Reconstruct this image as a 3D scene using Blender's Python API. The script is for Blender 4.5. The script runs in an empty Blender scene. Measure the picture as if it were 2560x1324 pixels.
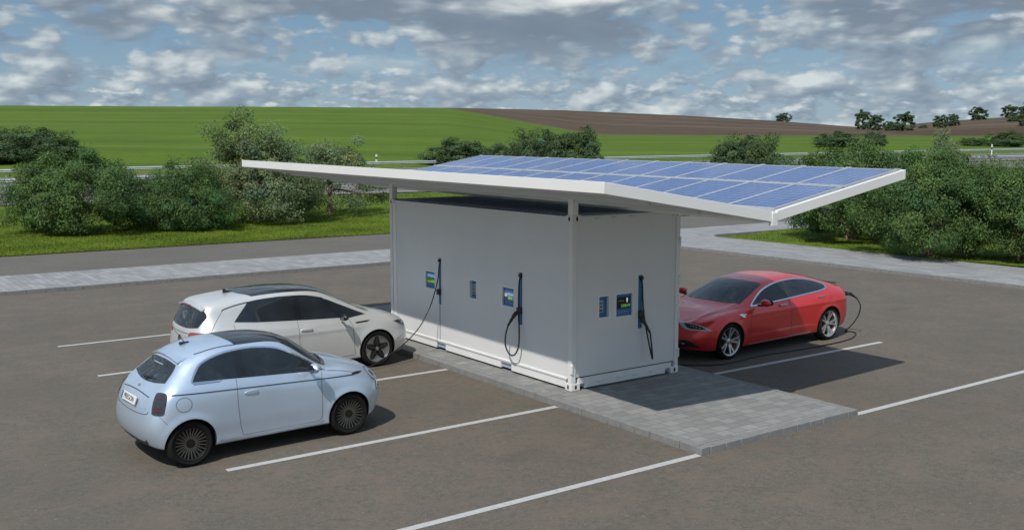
import bpy, bmesh, math, random
import numpy as np
from mathutils import Vector, Matrix
from mathutils.bvhtree import BVHTree
from mathutils.geometry import delaunay_2d_cdt
R = math.radians
rng = np.random.default_rng(7); random.seed(7)
SC = bpy.context.scene; COL = SC.collection

# ---------------------------------------------------------------- camera, sky, sun, exposure
CAM = Vector((-10.2804, -12.6043, 4.1719)); YAW = 0.6242; PITCH = -0.121
cd = bpy.data.cameras.new('camera'); cam = bpy.data.objects.new('camera', cd); COL.objects.link(cam)
cam.location = CAM
cam.rotation_euler = Vector((math.sin(YAW)*math.cos(PITCH), math.cos(YAW)*math.cos(PITCH), math.sin(PITCH))).to_track_quat('-Z', 'Y').to_euler()
cd.sensor_width = 36; cd.lens = 2527.15/2560*36; cd.clip_end = 5000; cd.clip_start = 0.1
SC.camera = cam
SUN_AZ, SUN_EL = 1.044, 0.918
sun_from = Vector((-math.sin(SUN_AZ)*math.cos(SUN_EL), -math.cos(SUN_AZ)*math.cos(SUN_EL), math.sin(SUN_EL)))
sl = bpy.data.lights.new('sun', 'SUN'); so = bpy.data.objects.new('sun', sl); COL.objects.link(so)
so.location = (-30, -30, 60); so.rotation_euler = sun_from.to_track_quat('Z', 'Y').to_euler()
sl.energy = 3.9; sl.angle = R(0.6); sl.color = (1.0, 0.955, 0.885)
SC.view_settings.view_transform = 'Standard'; SC.view_settings.look = 'None'
SC.view_settings.exposure = 0.0; SC.view_settings.gamma = 1.0; SC.view_settings.use_curve_mapping = False
SC.render.film_transparent = False
SC.cycles.max_bounces = 6; SC.cycles.diffuse_bounces = 4; SC.cycles.glossy_bounces = 3; SC.cycles.transmission_bounces = 3; SC.cycles.transparent_max_bounces = 4; SC.cycles.use_adaptive_sampling = True; SC.cycles.adaptive_threshold = 0.015

class NT:
    """tiny node-tree helper"""
    def __init__(s, tree): s.t = tree; s.n = tree.nodes; s.l = tree.links
    def new(s, typ, ins=None, **kw):
        n = s.n.new(typ)
        for k, v in kw.items(): setattr(n, k, v)
        for k, v in (ins or {}).items():
            if isinstance(v, bpy.types.NodeSocket): s.l.new(v, n.inputs[k])
            else: n.inputs[k].default_value = v
        return n
    def math(s, op, a, b=0.0, c=0.0, clamp=False):
        n = s.new('ShaderNodeMath', {0: a, 1: b, 2: c}, operation=op, use_clamp=clamp); return n.outputs[0]
    def ramp(s, fac, stops, interp='LINEAR'):
        n = s.new('ShaderNodeValToRGB', {0: fac}); cr = n.color_ramp; cr.interpolation = interp
        while len(cr.elements) < len(stops): cr.elements.new(0.5)
        for e, (p, c) in zip(cr.elements, stops):
            e.position = p; e.color = (*c, 1) if len(c) == 3 else c
        return n.outputs[0]
    def mix(s, f, a, b, blend='MIX'):
        n = s.new('ShaderNodeMix', data_type='RGBA', blend_type=blend)
        for k, v in ((0, f), (6, a), (7, b)):
            if isinstance(v, bpy.types.NodeSocket): s.l.new(v, n.inputs[k])
            else: n.inputs[k].default_value = v if not isinstance(v, tuple) or len(v) == 4 else (*v, 1)
        return n.outputs[2]
    def noise(s, vec, scale, detail=4, rough=0.55, dist=0.0):
        return s.new('ShaderNodeTexNoise', {'Vector': vec, 'Scale': scale, 'Detail': detail, 'Roughness': rough, 'Distortion': dist}).outputs[0]

w = bpy.data.worlds.new('World'); SC.world = w; w.use_nodes = True
N = NT(w.node_tree); N.n.clear()
sky = N.new('ShaderNodeTexSky', sky_type='NISHITA', sun_disc=False, sun_elevation=SUN_EL, sun_rotation=SUN_AZ+math.pi, air_density=1.0, dust_density=0.6, ozone_density=1.5)
gen = N.new('ShaderNodeTexCoord').outputs['Generated']
sep = N.new('ShaderNodeSeparateXYZ', {0: gen})
az = N.math('SUBTRACT', N.math('ARCTAN2', sep.outputs[0], sep.outputs[1]), YAW)
el = sep.outputs[2]
def cvec(kx, kz, ox, oz):
    return N.new('ShaderNodeCombineXYZ', {0: N.math('MULTIPLY_ADD', az, kx, ox), 1: N.math('MULTIPLY_ADD', el, kz, oz), 2: 0.37}).outputs[0]
def puffs(vec, rough, detail):
    nz = N.new('ShaderNodeTexNoise', {'Vector': vec, 'Scale': 1.0, 'Detail': detail, 'Roughness': rough, 'Distortion': 0.15}, noise_dimensions='2D').outputs[0]
    vo = N.new('ShaderNodeTexVoronoi', {'Vector': vec, 'Scale': 1.7, 'Detail': 2.0, 'Roughness': 0.5}, feature='F1', voronoi_dimensions='2D', normalize=True).outputs['Distance']
    return N.math('MULTIPLY_ADD', vo, -0.50, N.math('MULTIPLY_ADD', nz, 0.78, 0.27))
def cloud_layer(kx, kz, ox, oz, lo, hi, dz, rough=0.52, dx=0.0, gain=3.2):
    n0 = puffs(cvec(kx, kz, ox, oz), rough, 6)
    n1 = puffs(cvec(kx, kz, ox+dx, oz+dz), rough, 3)
    den = N.new('ShaderNodeMapRange', {0: n0, 1: lo, 2: hi}, interpolation_type='SMOOTHSTEP').outputs[0]
    lit = N.math('MULTIPLY_ADD', N.math('SUBTRACT', n0, n1), gain, 0.42, clamp=True)
    return den, lit
dA, lA = cloud_layer(12.5, 28.0, 3.1, 1.7, 0.445, 0.55, 0.30, rough=0.55, dx=-0.16, gain=2.6)     # middle clouds
dB, lB = cloud_layer(5.0, 16.0, 7.4, 2.25, 0.445, 0.55, 0.30, rough=0.55, dx=-0.16, gain=2.7)     # large near clouds overhead
dC, lC = cloud_layer(27.0, 68.0, 1.3, 4.1, 0.42, 0.55, 0.30, rough=0.55, dx=-0.15, gain=2.5)     # small far clouds by the horizon
cl_dark, cl_mid, cl_lit = (0.19, 0.245, 0.315), (0.31, 0.375, 0.44), (0.66, 0.72, 0.735)
blue = N.ramp(el, [(0.0, (0.25, 0.385, 0.52)), (0.05, (0.195, 0.33, 0.48)), (0.12, (0.14, 0.265, 0.41)), (0.5, (0.36, 0.58, 0.86)), (1.0, (0.32, 0.52, 0.84))])
skyc = N.mix(0.75, N.mix(1.0, sky.outputs[0], (0.1, 0.1, 0.1), 'MULTIPLY'), blue)
colA = N.ramp(lA, [(0.0, (0.20, 0.265, 0.345)), (0.45, (0.30, 0.37, 0.44)), (0.72, (0.46, 0.53, 0.57)), (1.0, cl_lit)])
colB = N.ramp(lB, [(0.0, cl_dark), (0.42, (0.21, 0.265, 0.335)), (0.66, (0.36, 0.42, 0.47)), (1.0, (0.78, 0.82, 0.80))])
colC = N.ramp(lC, [(0.0, (0.22, 0.285, 0.36)), (0.45, (0.30, 0.375, 0.445)), (0.72, (0.44, 0.51, 0.555)), (1.0, cl_lit)])
lowm = N.new('ShaderNodeMapRange', {0: el, 1: 0.045, 2: 0.085, 3: 0.85, 4: 0.0}, interpolation_type='SMOOTHSTEP').outputs[0]
c1 = N.mix(N.math('MULTIPLY', dC, lowm), skyc, colC)
c1 = N.mix(N.math('MULTIPLY', dA, 0.92), c1, colA)
topm = N.new('ShaderNodeMapRange', {0: el, 1: 0.060, 2: 0.105}, interpolation_type='SMOOTHSTEP').outputs[0]
c2 = N.mix(N.math('MULTIPLY', dB, topm), c1, colB)
c2 = N.mix(N.new('ShaderNodeMapRange', {0: el, 1: 0.22, 2: 0.5, 3: 0.0, 4: 0.45}).outputs[0], c2, skyc)   # the cloud cover breaks up overhead
c3 = N.mix(1.0, c2, (10, 10, 10), 'MULTIPLY')
bg = N.new('ShaderNodeBackground', {0: c3, 1: 0.1})
N.l.new(bg.outputs[0], N.new('ShaderNodeOutputWorld').inputs[0])

# ---------------------------------------------------------------- object helpers
def tag(o, label=None, cat=None, group=None, kind=None):
    if label: o['label'] = label
    if cat: o['category'] = cat
    if group: o['group'] = group
    if kind: o['kind'] = kind
    return o
def link(name, me, mats=(), parent=None):
    o = bpy.data.objects.new(name, me); COL.objects.link(o)
    for m in (mats if isinstance(mats, (list, tuple)) else (mats,)): me.materials.append(m)
    if parent is not None: o.parent = parent
    return o
def empty(name, loc, rz=0):
    o = bpy.data.objects.new(name, None); COL.objects.link(o); o.location = loc; o.rotation_euler = (0, 0, rz); o.empty_display_size = 0.3
    return o
def copy_tree(o, parent=None):
    c = o.copy(); COL.objects.link(c)
    if parent is not None: c.parent = parent
    for ch in o.children: copy_tree(ch, c)
    return c
def smooth(me, ang=None):
    me.polygons.foreach_set('use_smooth', [True]*len(me.polygons))
    if ang: me.set_sharp_from_angle(angle=R(ang))
class MB:
    """collects solids, builds ONE mesh object"""
    def __init__(s): s.v = []; s.f = []; s.m = []
    def add(s, vs, fs, mi=0):
        b = len(s.v); s.v += [tuple(v) for v in vs]; s.f += [tuple(b+i for i in f) for f in fs]; s.m += [mi]*len(fs); return s
    def box(s, x0, x1, y0, y1, z0, z1, mi=0):
        return s.add([(x, y, z) for z in (z0, z1) for y in (y0, y1) for x in (x0, x1)],
                     [(0, 2, 3, 1), (4, 5, 7, 6), (0, 1, 5, 4), (2, 6, 7, 3), (0, 4, 6, 2), (1, 3, 7, 5)], mi)
    def hexa(s, p, mi=0):   # 4 bottom (ccw), 4 top
        return s.add(p, [(3, 2, 1, 0), (4, 5, 6, 7), (0, 1, 5, 4), (1, 2, 6, 5), (2, 3, 7, 6), (3, 0, 4, 7)], mi)
    def prism(s, poly, axis, a0, a1, mi=0):   # polygon in the two other axes
        def P(u, v, a): return {0: (a, u, v), 1: (u, a, v), 2: (u, v, a)}[axis]
        n = len(poly); vs = [P(u, v, a0) for u, v in poly]+[P(u, v, a1) for u, v in poly]
        return s.add(vs, [tuple(range(n-1, -1, -1)), tuple(range(n, 2*n))]+[(i, (i+1) % n, n+(i+1) % n, n+i) for i in range(n)], mi)
    def tube(s, pts, r, n=8, mi=0, cap=True):
        pts = [Vector(p) for p in pts]; rs = r if isinstance(r, (list, tuple)) else [r]*len(pts)
        vs = []; up = Vector((0, 0, 1)); 
        for i, p in enumerate(pts):
            t = (pts[min(i+1, len(pts)-1)]-pts[max(i-1, 0)]).normalized()
            if i == 0:
                a = t.cross(up if abs(t.z) < 0.9 else Vector((1, 0, 0))).normalized()
            else:
                a = (a-t*a.dot(t)); a = a.normalized() if a.length > 1e-6 else t.orthogonal().normalized()
            b = t.cross(a)
            for k in range(n):
                an = 2*math.pi*k/n; vs.append(p+(a*math.cos(an)+b*math.sin(an))*rs[i])
        fs = [(i*n+k, i*n+(k+1) % n, (i+1)*n+(k+1) % n, (i+1)*n+k) for i in range(len(pts)-1) for k in range(n)]
        if cap: fs += [tuple(range(n-1, -1, -1)), tuple(range((len(pts)-1)*n, len(pts)*n))]
        return s.add(vs, fs, mi)
    def lathe(s, prof, n=48, mi=0, closed=False):   # profile (r, y) round the Y axis
        vs = []; m = len(prof)
        for k in range(n):
            a = 2*math.pi*k/n
            vs += [(r*math.cos(a), y, r*math.sin(a)) for r, y in prof]
        fs = []
        for k in range(n):
            for i in range(m if closed else m-1):
                j = (i+1) % m; fs.append((k*m+i, k*m+j, ((k+1) % n)*m+j, ((k+1) % n)*m+i))
        return s.add(vs, fs, mi)
    def build(s, name, mats, parent=None, sm=None, bevel=None, ctx=None):
        me = bpy.data.meshes.new(name); me.from_pydata(s.v, [], s.f)
        me.polygons.foreach_set('material_index', s.m)
        bm = bmesh.new(); bm.from_mesh(me); bmesh.ops.recalc_face_normals(bm, faces=bm.faces); bm.to_mesh(me); bm.free()
        if sm: smooth(me, sm)
        o = link(name, me, mats, parent)
        if bevel:
            md = o.modifiers.new('bevel', 'BEVEL'); md.width = bevel; md.segments = 2; md.limit_method = 'ANGLE'; md.angle_limit = R(40)
            smooth(me, 40)
        return o
def spline(pts, n=8):
    """Catmull-Rom through 3-D points"""
    P = [Vector(p) for p in pts]; P = [P[0]*2-P[1]]+P+[P[-1]*2-P[-2]]; out = []
    for i in range(1, len(P)-2):
        for k in range(n):
            t = k/n; a, b, c, d = P[i-1:i+3]
            out.append(0.5*((2*b)+(c-a)*t+(2*a-5*b+4*c-d)*t*t+(3*b-a-3*c+d)*t**3))
    out.append(P[-2]); return out

# ---------------------------------------------------------------- materials
def new_mat(name):
    m = bpy.data.materials.new(name); m.use_nodes = True; t = NT(m.node_tree); t.n.clear()
    out = t.new('ShaderNodeOutputMaterial'); return m, t, out
def plain(name, col, rough=0.5, metal=0.0, coat=0.0, spec=0.5, var=0.06, scale=3.0, bump=0.0, bscale=40.0, coat_rough=0.03):
    m, t, out = new_mat(name)
    tc = t.new('ShaderNodeTexCoord').outputs['Object']
    nz = t.noise(tc, scale, 5, 0.6)
    c = t.ramp(nz, [(0.25, tuple(x*(1-var) for x in col)), (0.75, tuple(min(1, x*(1+var)) for x in col))])
    b = t.new('ShaderNodeBsdfPrincipled', {'Base Color': c, 'Roughness': rough, 'Metallic': metal, 'Coat Weight': coat, 'Coat Roughness': coat_rough, 'Specular IOR Level': spec})
    if bump:
        bn = t.new('ShaderNodeBump', {'Height': t.noise(tc, bscale, 4), 'Strength': bump, 'Distance': 0.01}); t.l.new(bn.outputs[0], b.inputs['Normal'])
    t.l.new(b.outputs[0], out.inputs[0]); return m
def paint(name, col, flake=0.25, rough=0.38, metal=0.35):
    m, t, out = new_mat(name)
    tc = t.new('ShaderNodeTexCoord').outputs['Object']
    dust = t.noise(tc, 2.3, 6, 0.65)
    c = t.ramp(dust, [(0.3, tuple(x*0.965 for x in col)), (0.7, col)])
    rr = t.new('ShaderNodeMapRange', {0: dust, 1: 0.3, 2: 0.7, 3: rough-0.04, 4: rough+0.05}).outputs[0]
    fl = t.new('ShaderNodeTexVoronoi', {'Vector': tc, 'Scale': 900.0}).outputs['Color']
    nb = t.new('ShaderNodeBump', {'Height': fl, 'Strength': 0.02, 'Distance': 0.001})
    b = t.new('ShaderNodeBsdfPrincipled', {'Base Color': c, 'Roughness': rr, 'Metallic': metal, 'Coat Weight': 0.8, 'Coat Roughness': 0.05, 'Normal': nb.outputs[0]})
    t.l.new(b.outputs[0], out.inputs[0]); return m
def emit(name, colsock_fn, strength):
    m, t, out = new_mat(name); c = colsock_fn(t)
    b = t.new('ShaderNodeBsdfPrincipled', {'Base Color': (0.02, 0.02, 0.02, 1), 'Roughness': 0.2, 'Emission Strength': strength})
    if isinstance(c, tuple): b.inputs['Emission Color'].default_value = (*c, 1)
    else: t.l.new(c, b.inputs['Emission Color'])
    t.l.new(b.outputs[0], out.inputs[0]); return m
def glass(name, col=(0.012, 0.016, 0.020), rough=0.03):
    m, t, out = new_mat(name)
    tc = t.new('ShaderNodeTexCoord').outputs['Object']
    n = t.noise(tc, 1.6, 3, 0.5)
    c = t.ramp(n, [(0.3, col), (0.75, tuple(x*2.2 for x in col))])
    b = t.new('ShaderNodeBsdfPrincipled', {'Base Color': c, 'Roughness': rough, 'Specular IOR Level': 0.5, 'IOR': 1.5})
    t.l.new(b.outputs[0], out.inputs[0]); return m

def asphalt(name, base, tint):
    m, t, out = new_mat(name)
    tc = t.new('ShaderNodeTexCoord').outputs['Object']
    fine = t.noise(tc, 26.0, 4, 0.75); grit = t.noise(tc, 70.0, 2, 0.6); mid = t.noise(tc, 1.6, 8, 0.72); coarse = t.noise(tc, 9.0, 5, 0.8); big = t.noise(tc, 0.30, 6, 0.65)
    vor = t.new('ShaderNodeTexVoronoi', {'Vector': tc, 'Scale': 16.0, 'Randomness': 1.0})
    c = t.ramp(fine, [(0.30, tuple(x*0.55 for x in base)), (0.52, base), (0.74, tuple(x*1.55 for x in base))])
    c = t.mix(0.45, c, t.ramp(grit, [(0.32, tuple(x*0.5 for x in base)), (0.52, base), (0.75, tuple(x*1.7 for x in base))]))
    c = t.mix(0.55, c, t.mix(1.0, c, t.ramp(coarse, [(0.30, (0.55, 0.55, 0.55)), (0.5, (1.0, 1.0, 1.0)), (0.72, (1.5, 1.47, 1.4))]), 'MULTIPLY'))
    c = t.mix(t.new('ShaderNodeMapRange', {0: mid, 1: 0.46, 2: 0.68, 3: 0.0, 4: 0.75}).outputs[0], c, tint)
    c = t.mix(t.new('ShaderNodeMapRange', {0: big, 1: 0.42, 2: 0.66, 3: 0.0, 4: 0.45}).outputs[0], c, tuple(x*0.74 for x in base))
    sel = t.new('ShaderNodeSeparateXYZ', {0: vor.outputs['Color']})
    pale = t.math('MULTIPLY', t.math('GREATER_THAN', sel.outputs[0], 0.955), t.math('LESS_THAN', vor.outputs['Distance'], 0.20))
    c = t.mix(t.math('MULTIPLY', pale, t.math('MULTIPLY', sel.outputs[1], 0.45)), c, (0.34, 0.31, 0.26))
    spot = t.noise(tc, 5.0, 2, 0.4)
    c = t.mix(t.new('ShaderNodeMapRange', {0: spot, 1: 0.66, 2: 0.74, 3: 0, 4: 0.35}).outputs[0], c, tuple(x*0.6 for x in base))
    st = t.noise(t.new('ShaderNodeMapping', {'Vector': tc, 'Location': (3.1, 1.7, 0), 'Scale': (0.55, 1.0, 1)}).outputs[0], 0.85, 3, 0.45)
    c = t.mix(t.new('ShaderNodeMapRange', {0: st, 1: 0.66, 2: 0.74, 3: 0, 4: 0.30}).outputs[0], c, tuple(x*0.55 for x in base))
    bn = t.new('ShaderNodeBump', {'Height': t.mix(0.5, t.noise(tc, 120.0, 2), fine), 'Strength': 0.35, 'Distance': 0.01})
    b = t.new('ShaderNodeBsdfPrincipled', {'Base Color': c, 'Roughness': 0.88, 'Specular IOR Level': 0.3, 'Normal': bn.outputs[0]})
    t.l.new(b.outputs[0], out.inputs[0]); return m
def paver(name, bw, bh, base, rot=0.0):
    m, t, out = new_mat(name)
    tc = t.new('ShaderNodeTexCoord').outputs['Object']
    mp = t.new('ShaderNodeMapping', {'Vector': tc, 'Rotation': (0, 0, rot)}).outputs[0]
    br = t.new('ShaderNodeTexBrick', {'Vector': mp, 'Color1': (0, 0, 0, 1), 'Color2': (1, 1, 1, 1), 'Mortar': (0.5, 0.5, 0.5, 1), 'Scale': 1.0, 'Mortar Size': 0.006, 'Mortar Smooth': 0.2, 'Brick Width': bw, 'Row Height': bh}, offset=0.5)
    c = t.ramp(br.outputs['Color'], [(0.0, tuple(x*0.80 for x in base)), (0.5, base), (1.0, tuple(x*1.22 for x in base))])
    c = t.mix(t.new('ShaderNodeMapRange', {0: t.noise(tc, 9, 5, 0.7), 1: 0.3, 2: 0.7, 3: 0.0, 4: 0.35}).outputs[0], c, tuple(x*0.72 for x in base))
    c = t.mix(t.new('ShaderNodeMapRange', {0: t.noise(tc, 0.7, 4, 0.6), 1: 0.35, 2: 0.7, 3: 0.0, 4: 0.3}).outputs[0], c, tuple(x*1.2 for x in base))
    c = t.mix(t.math('MULTIPLY', br.outputs['Fac'], 0.62), c, (0.07, 0.068, 0.064))
    bn = t.new('ShaderNodeBump', {'Height': t.math('SUBTRACT', t.math('MULTIPLY', t.noise(tc, 60, 3), 0.25), br.outputs['Fac']), 'Strength': 0.5, 'Distance': 0.01})
    b = t.new('ShaderNodeBsdfPrincipled', {'Base Color': c, 'Roughness': 0.85, 'Specular IOR Level': 0.3, 'Normal': bn.outputs[0]})
    t.l.new(b.outputs[0], out.inputs[0]); return m
def grass_mat(name, cols, scale=0.6, stripes=None):
    m, t, out = new_mat(name)
    tc = t.new('ShaderNodeTexCoord').outputs['Object']
    n = t.noise(tc, scale, 8, 0.68)
    c = t.ramp(n, [(0.28, cols[0]), (0.5, cols[1]), (0.72, cols[2])])
    fine = t.noise(tc, scale*14, 4, 0.7)
    c = t.mix(t.new('ShaderNodeMapRange', {0: fine, 1: 0.4, 2: 0.75, 3: 0.0, 4: 0.5}).outputs[0], c, tuple(x*0.55 for x in cols[1]))
    if stripes:
        mp = t.new('ShaderNodeMapping', {'Vector': tc, 'Rotation': (0, 0, YAW)}).outputs[0]
        for sx, sy, lo, hi, f, col in stripes:
            sv = t.new('ShaderNodeMapping', {'Vector': mp, 'Scale': (sx, sy, 0.0)}).outputs[0]
            k = t.noise(sv, 1.0, 4, 0.55)
            c = t.mix(t.new('ShaderNodeMapRange', {0: k, 1: lo, 2: hi, 3: 0.0, 4: f}).outputs[0], c, col)
    bn = t.new('ShaderNodeBump', {'Height': fine, 'Strength': 0.5, 'Distance': 0.05})
    b = t.new('ShaderNodeBsdfPrincipled', {'Base Color': c, 'Roughness': 0.9, 'Specular IOR Level': 0.15, 'Normal': bn.outputs[0]})
    t.l.new(b.outputs[0], out.inputs[0]); return m
def leaf_mat(name, col, trans=0.25):
    m, t, out = new_mat(name)
    at = t.new('ShaderNodeAttribute', attribute_name='tint')
    c = t.mix(1.0, at.outputs['Color'], col, 'MULTIPLY')
    b = t.new('ShaderNodeBsdfPrincipled', {'Base Color': c, 'Roughness': 0.6, 'Specular IOR Level': 0.18})
    tr = t.new('ShaderNodeBsdfTranslucent', {'Color': t.mix(1.0, c, (1.3, 1.5, 0.7), 'MULTIPLY')})
    mx = t.new('ShaderNodeMixShader', {0: trans, 1: b.outputs[0], 2: tr.outputs[0]})
    t.l.new(mx.outputs[0], out.inputs[0]); return m
def line_mat(name, col=(0.44, 0.438, 0.43)):
    m, t, out = new_mat(name)
    tc = t.new('ShaderNodeTexCoord').outputs['Object']
    n = t.noise(tc, 14, 6, 0.72); n2 = t.noise(tc, 60, 3, 0.6)
    c = t.ramp(n, [(0.30, tuple(x*0.72 for x in col)), (0.5, col)])
    c = t.mix(t.new('ShaderNodeMapRange', {0: n2, 1: 0.66, 2: 0.74, 3: 0, 4: 0.6}).outputs[0], c, (0.16, 0.15, 0.14))
    b = t.new('ShaderNodeBsdfPrincipled', {'Base Color': c, 'Roughness': 0.75})
    t.l.new(b.outputs[0], out.inputs[0]); return m
def solar_mat():
    m, t, out = new_mat('solar_cells')
    uv = t.new('ShaderNodeTexCoord').outputs['UV']
    s = t.new('ShaderNodeSeparateXYZ', {0: uv})
    def grid(sock, k, wd):
        f = t.math('FRACT', t.math('MULTIPLY', sock, k)); return t.math('LESS_THAN', t.math('MINIMUM', f, t.math('SUBTRACT', 1.0, f)), wd)
    g = t.math('MAXIMUM', grid(s.outputs[0], 6, 0.035), grid(s.outputs[1], 10, 0.035))
    bus = t.math('MAXIMUM', grid(s.outputs[0], 18, 0.05), 0.0)
    fl = t.new('ShaderNodeTexVoronoi', {'Vector': t.new('ShaderNodeMapping', {'Vector': uv, 'Scale': (40, 60, 1)}).outputs[0], 'Scale': 1.0}).outputs['Color']
    wn = t.new('ShaderNodeTexWhiteNoise', {'Vector': t.new('ShaderNodeVectorMath', {0: t.new('ShaderNodeVectorMath', {0: uv, 1: (6, 10, 1)}, operation='MULTIPLY').outputs[0]}, operation='FLOOR').outputs[0]}, noise_dimensions='3D').outputs[0]
    c = t.mix(t.new('ShaderNodeSeparateXYZ', {0: fl}).outputs[0], (0.012, 0.050, 0.18), (0.028, 0.088, 0.27))
    c = t.mix(t.math('MULTIPLY', wn, 0.4), c, (0.04, 0.12, 0.34))
    c = t.mix(t.math('MULTIPLY', bus, 0.35), c, (0.35, 0.40, 0.55))
    c = t.mix(t.math('MULTIPLY', g, 0.8), c, (0.45, 0.50, 0.62))
    b = t.new('ShaderNodeBsdfPrincipled', {'Base Color': c, 'Roughness': 0.38, 'Specular IOR Level': 0.3, 'Coat Weight': 0.45, 'Coat Roughness': 0.05})
    t.l.new(b.outputs[0], out.inputs[0]); return m

M = {}
M['asphalt'] = asphalt('parking_asphalt', (0.124, 0.110, 0.090), (0.160, 0.122, 0.096))
M['lane'] = asphalt('lane_asphalt', (0.126, 0.117, 0.104), (0.140, 0.125, 0.110))
M['hwy'] = asphalt('highway_asphalt', (0.15, 0.135, 0.125), (0.17, 0.15, 0.14))
M['paver'] = paver('concrete_pavers', 0.26, 0.20, (0.228, 0.229, 0.224))
M['paver2'] = paver('sidewalk_pavers', 0.60, 0.20, (0.262, 0.265, 0.268), rot=R(90))
M['kerb'] = plain('kerb_concrete', (0.20, 0.20, 0.195), 0.85, var=0.18, scale=9, bump=0.3)
M['line'] = line_mat('road_paint')
M['grass'] = grass_mat('verge_grass', [(0.050, 0.095, 0.010), (0.095, 0.150, 0.016), (0.17, 0.20, 0.028)], 0.9)
M['field'] = grass_mat('green_crop', [(0.070, 0.118, 0.009), (0.086, 0.143, 0.010), (0.106, 0.157, 0.015)], 0.05,
    stripes=[(0.0025, 0.075, 0.46, 0.62, 0.55, (0.044, 0.088, 0.010)), (0.004, 0.16, 0.54, 0.68, 0.55, (0.118, 0.160, 0.026)), (0.008, 0.02, 0.50, 0.66, 0.5, (0.058, 0.108, 0.009))])
M['plough'] = grass_mat('ploughed_soil', [(0.072, 0.050, 0.034), (0.094, 0.066, 0.045), (0.115, 0.082, 0.056)], 0.05,
    stripes=[(0.002, 0.10, 0.58, 0.64, 0.75, (0.20, 0.155, 0.105)), (0.003, 0.05, 0.50, 0.62, 0.6, (0.056, 0.040, 0.029)), (0.002, 0.31, 0.55, 0.62, 0.4, (0.13, 0.09, 0.05))])
M['white'] = plain('white_coated_steel', (0.80, 0.79, 0.77), 0.42, var=0.025, scale=1.2, coat=0.15)
M['wframe'] = plain('white_frame_steel', (0.735, 0.73, 0.72), 0.45, var=0.04, scale=1.6)
M['white2'] = plain('white_wall_panel', (0.69, 0.69, 0.685), 0.45, var=0.03, scale=1.1)
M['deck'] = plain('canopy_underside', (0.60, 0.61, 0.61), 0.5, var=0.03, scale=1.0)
M['alu'] = plain('aluminium', (0.62, 0.63, 0.64), 0.35, metal=0.75, var=0.05)
M['frame'] = plain('pale_panel_frame', (0.46, 0.475, 0.50), 0.4, metal=0.2, var=0.04)
M['galv'] = plain('galvanised_steel', (0.44, 0.47, 0.50), 0.5, metal=0.35, var=0.12, scale=1.5)
M['darkroof'] = plain('dark_container_roof', (0.33, 0.39, 0.50), 0.55, var=0.1)
M['black'] = plain('black_plastic', (0.016, 0.016, 0.017), 0.45, var=0.1)
M['rubber'] = plain('cable_rubber', (0.014, 0.014, 0.014), 0.55, var=0.1)
M['bluepanel'] = plain('blue_panel', (0.030, 0.15, 0.36), 0.4, var=0.05)
M['dark'] = plain('dark_gap', (0.01, 0.01, 0.01), 0.8, var=0.05)
M['seam'] = plain('panel_gap', (0.10, 0.11, 0.12), 0.7, var=0.05)
M['solar'] = solar_mat()
M['tyre'] = plain('tyre_rubber', (0.012, 0.0115, 0.011), 0.9, spec=0.2, var=0.15, scale=12, bump=0.2)
M['glass'] = glass('dark_tinted_glass')
M['roofglass'] = glass('black_roof_glass', (0.010, 0.012, 0.016), 0.06)
M['chrome'] = plain('polished_trim', (0.75, 0.76, 0.78), 0.15, metal=1.0, var=0.03)
M['bark'] = plain('bark', (0.19, 0.125, 0.092), 0.9, var=0.3, scale=7, bump=0.5, bscale=25)
M['bark2'] = plain('grey_bark', (0.115, 0.095, 0.080), 0.9, var=0.3, scale=7, bump=0.5, bscale=25)
M['leafA'] = leaf_mat('dark_leaves', (0.084, 0.148, 0.049), 0.22)
M['leafB'] = leaf_mat('pale_leaves', (0.150, 0.200, 0.105))
M['leafC'] = leaf_mat('far_leaves', (0.082, 0.128, 0.060))
M['blade'] = leaf_mat('grass_blades', (0.150, 0.205, 0.026), 0.35)

# ---------------------------------------------------------------- terrain functions (camera-facing axes s, d are just rotated world axes)
FW = Vector((math.sin(YAW), math.cos(YAW))); RT = Vector((math.cos(YAW), -math.sin(YAW)))
def to_sd(x, y):
    dx, dy = x-CAM.x, y-CAM.y; return dx*RT.x+dy*RT.y, dx*FW.x+dy*FW.y
def to_xy(s, d): return CAM.x+s*RT.x+d*FW.x, CAM.y+s*RT.y+d*FW.y
E_S, E_D = 0.891, 0.454           # highway direction in (s, d)
def to_tu(s, d): return E_S*s+E_D*d, -E_D*s+E_S*d
def tu_sd(t, u): return E_S*t-E_D*u, E_D*t+E_S*u
def z_road(t, u):
    k = (u-74)/44.0; return 0.55*k+np.clip(t, -40, 420)/160.0*(1.3+0.45*k)
def pxa(px): return (np.array(px)-1280)/2527.15
GC = ([-900, 0, 700, 1100, 1140, 1200, 1300, 1400, 1430, 1510, 1800, 2560, 3400], [258, 264, 267, 270, 273, 283, 302, 320, 326, 336, 338, 339, 339])
def z_crest(a): return 4.17+(354-np.interp(a, pxa(GC[0]), GC[1]))/2527.15*330
def sstep(x): x = np.clip(x, 0, 1); return x*x*(3-2*x)
def ground_h(x, y):
    s, d = to_sd(x, y); t, u = to_tu(s, d); d = max(d, 1.0); a = s/d
    zr74 = float(z_road(t, 74))
    if u < 74: return 0.03+float(sstep((u-46)/28))*(zr74-0.05)
    if u < 117: return float(z_road(t, u))-0.03
    z0 = float(z_road(t, 117)); uc = 330*(-E_D*a+E_S)
    if uc < 150: return z0
    wv = (u-117)/(uc-117); zc = float(z_crest(a))
    if wv <= 1: return z0-0.03+(zc-z0)*wv**0.92*(1.0-0.06*math.sin(wv*math.pi))
    return zc-(wv-1)*40
BR = ([200, 1000, 1130, 1400, 1700, 1930, 2130, 2200, 2300, 2700], [285, 270, 270.5, 276, 289, 302, 317, 324, 334, 345])
RH = ([1900, 2080, 2140, 2200, 2300, 2450, 2560, 2900], [345, 336, 328, 319, 307, 296, 291, 284])
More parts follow.
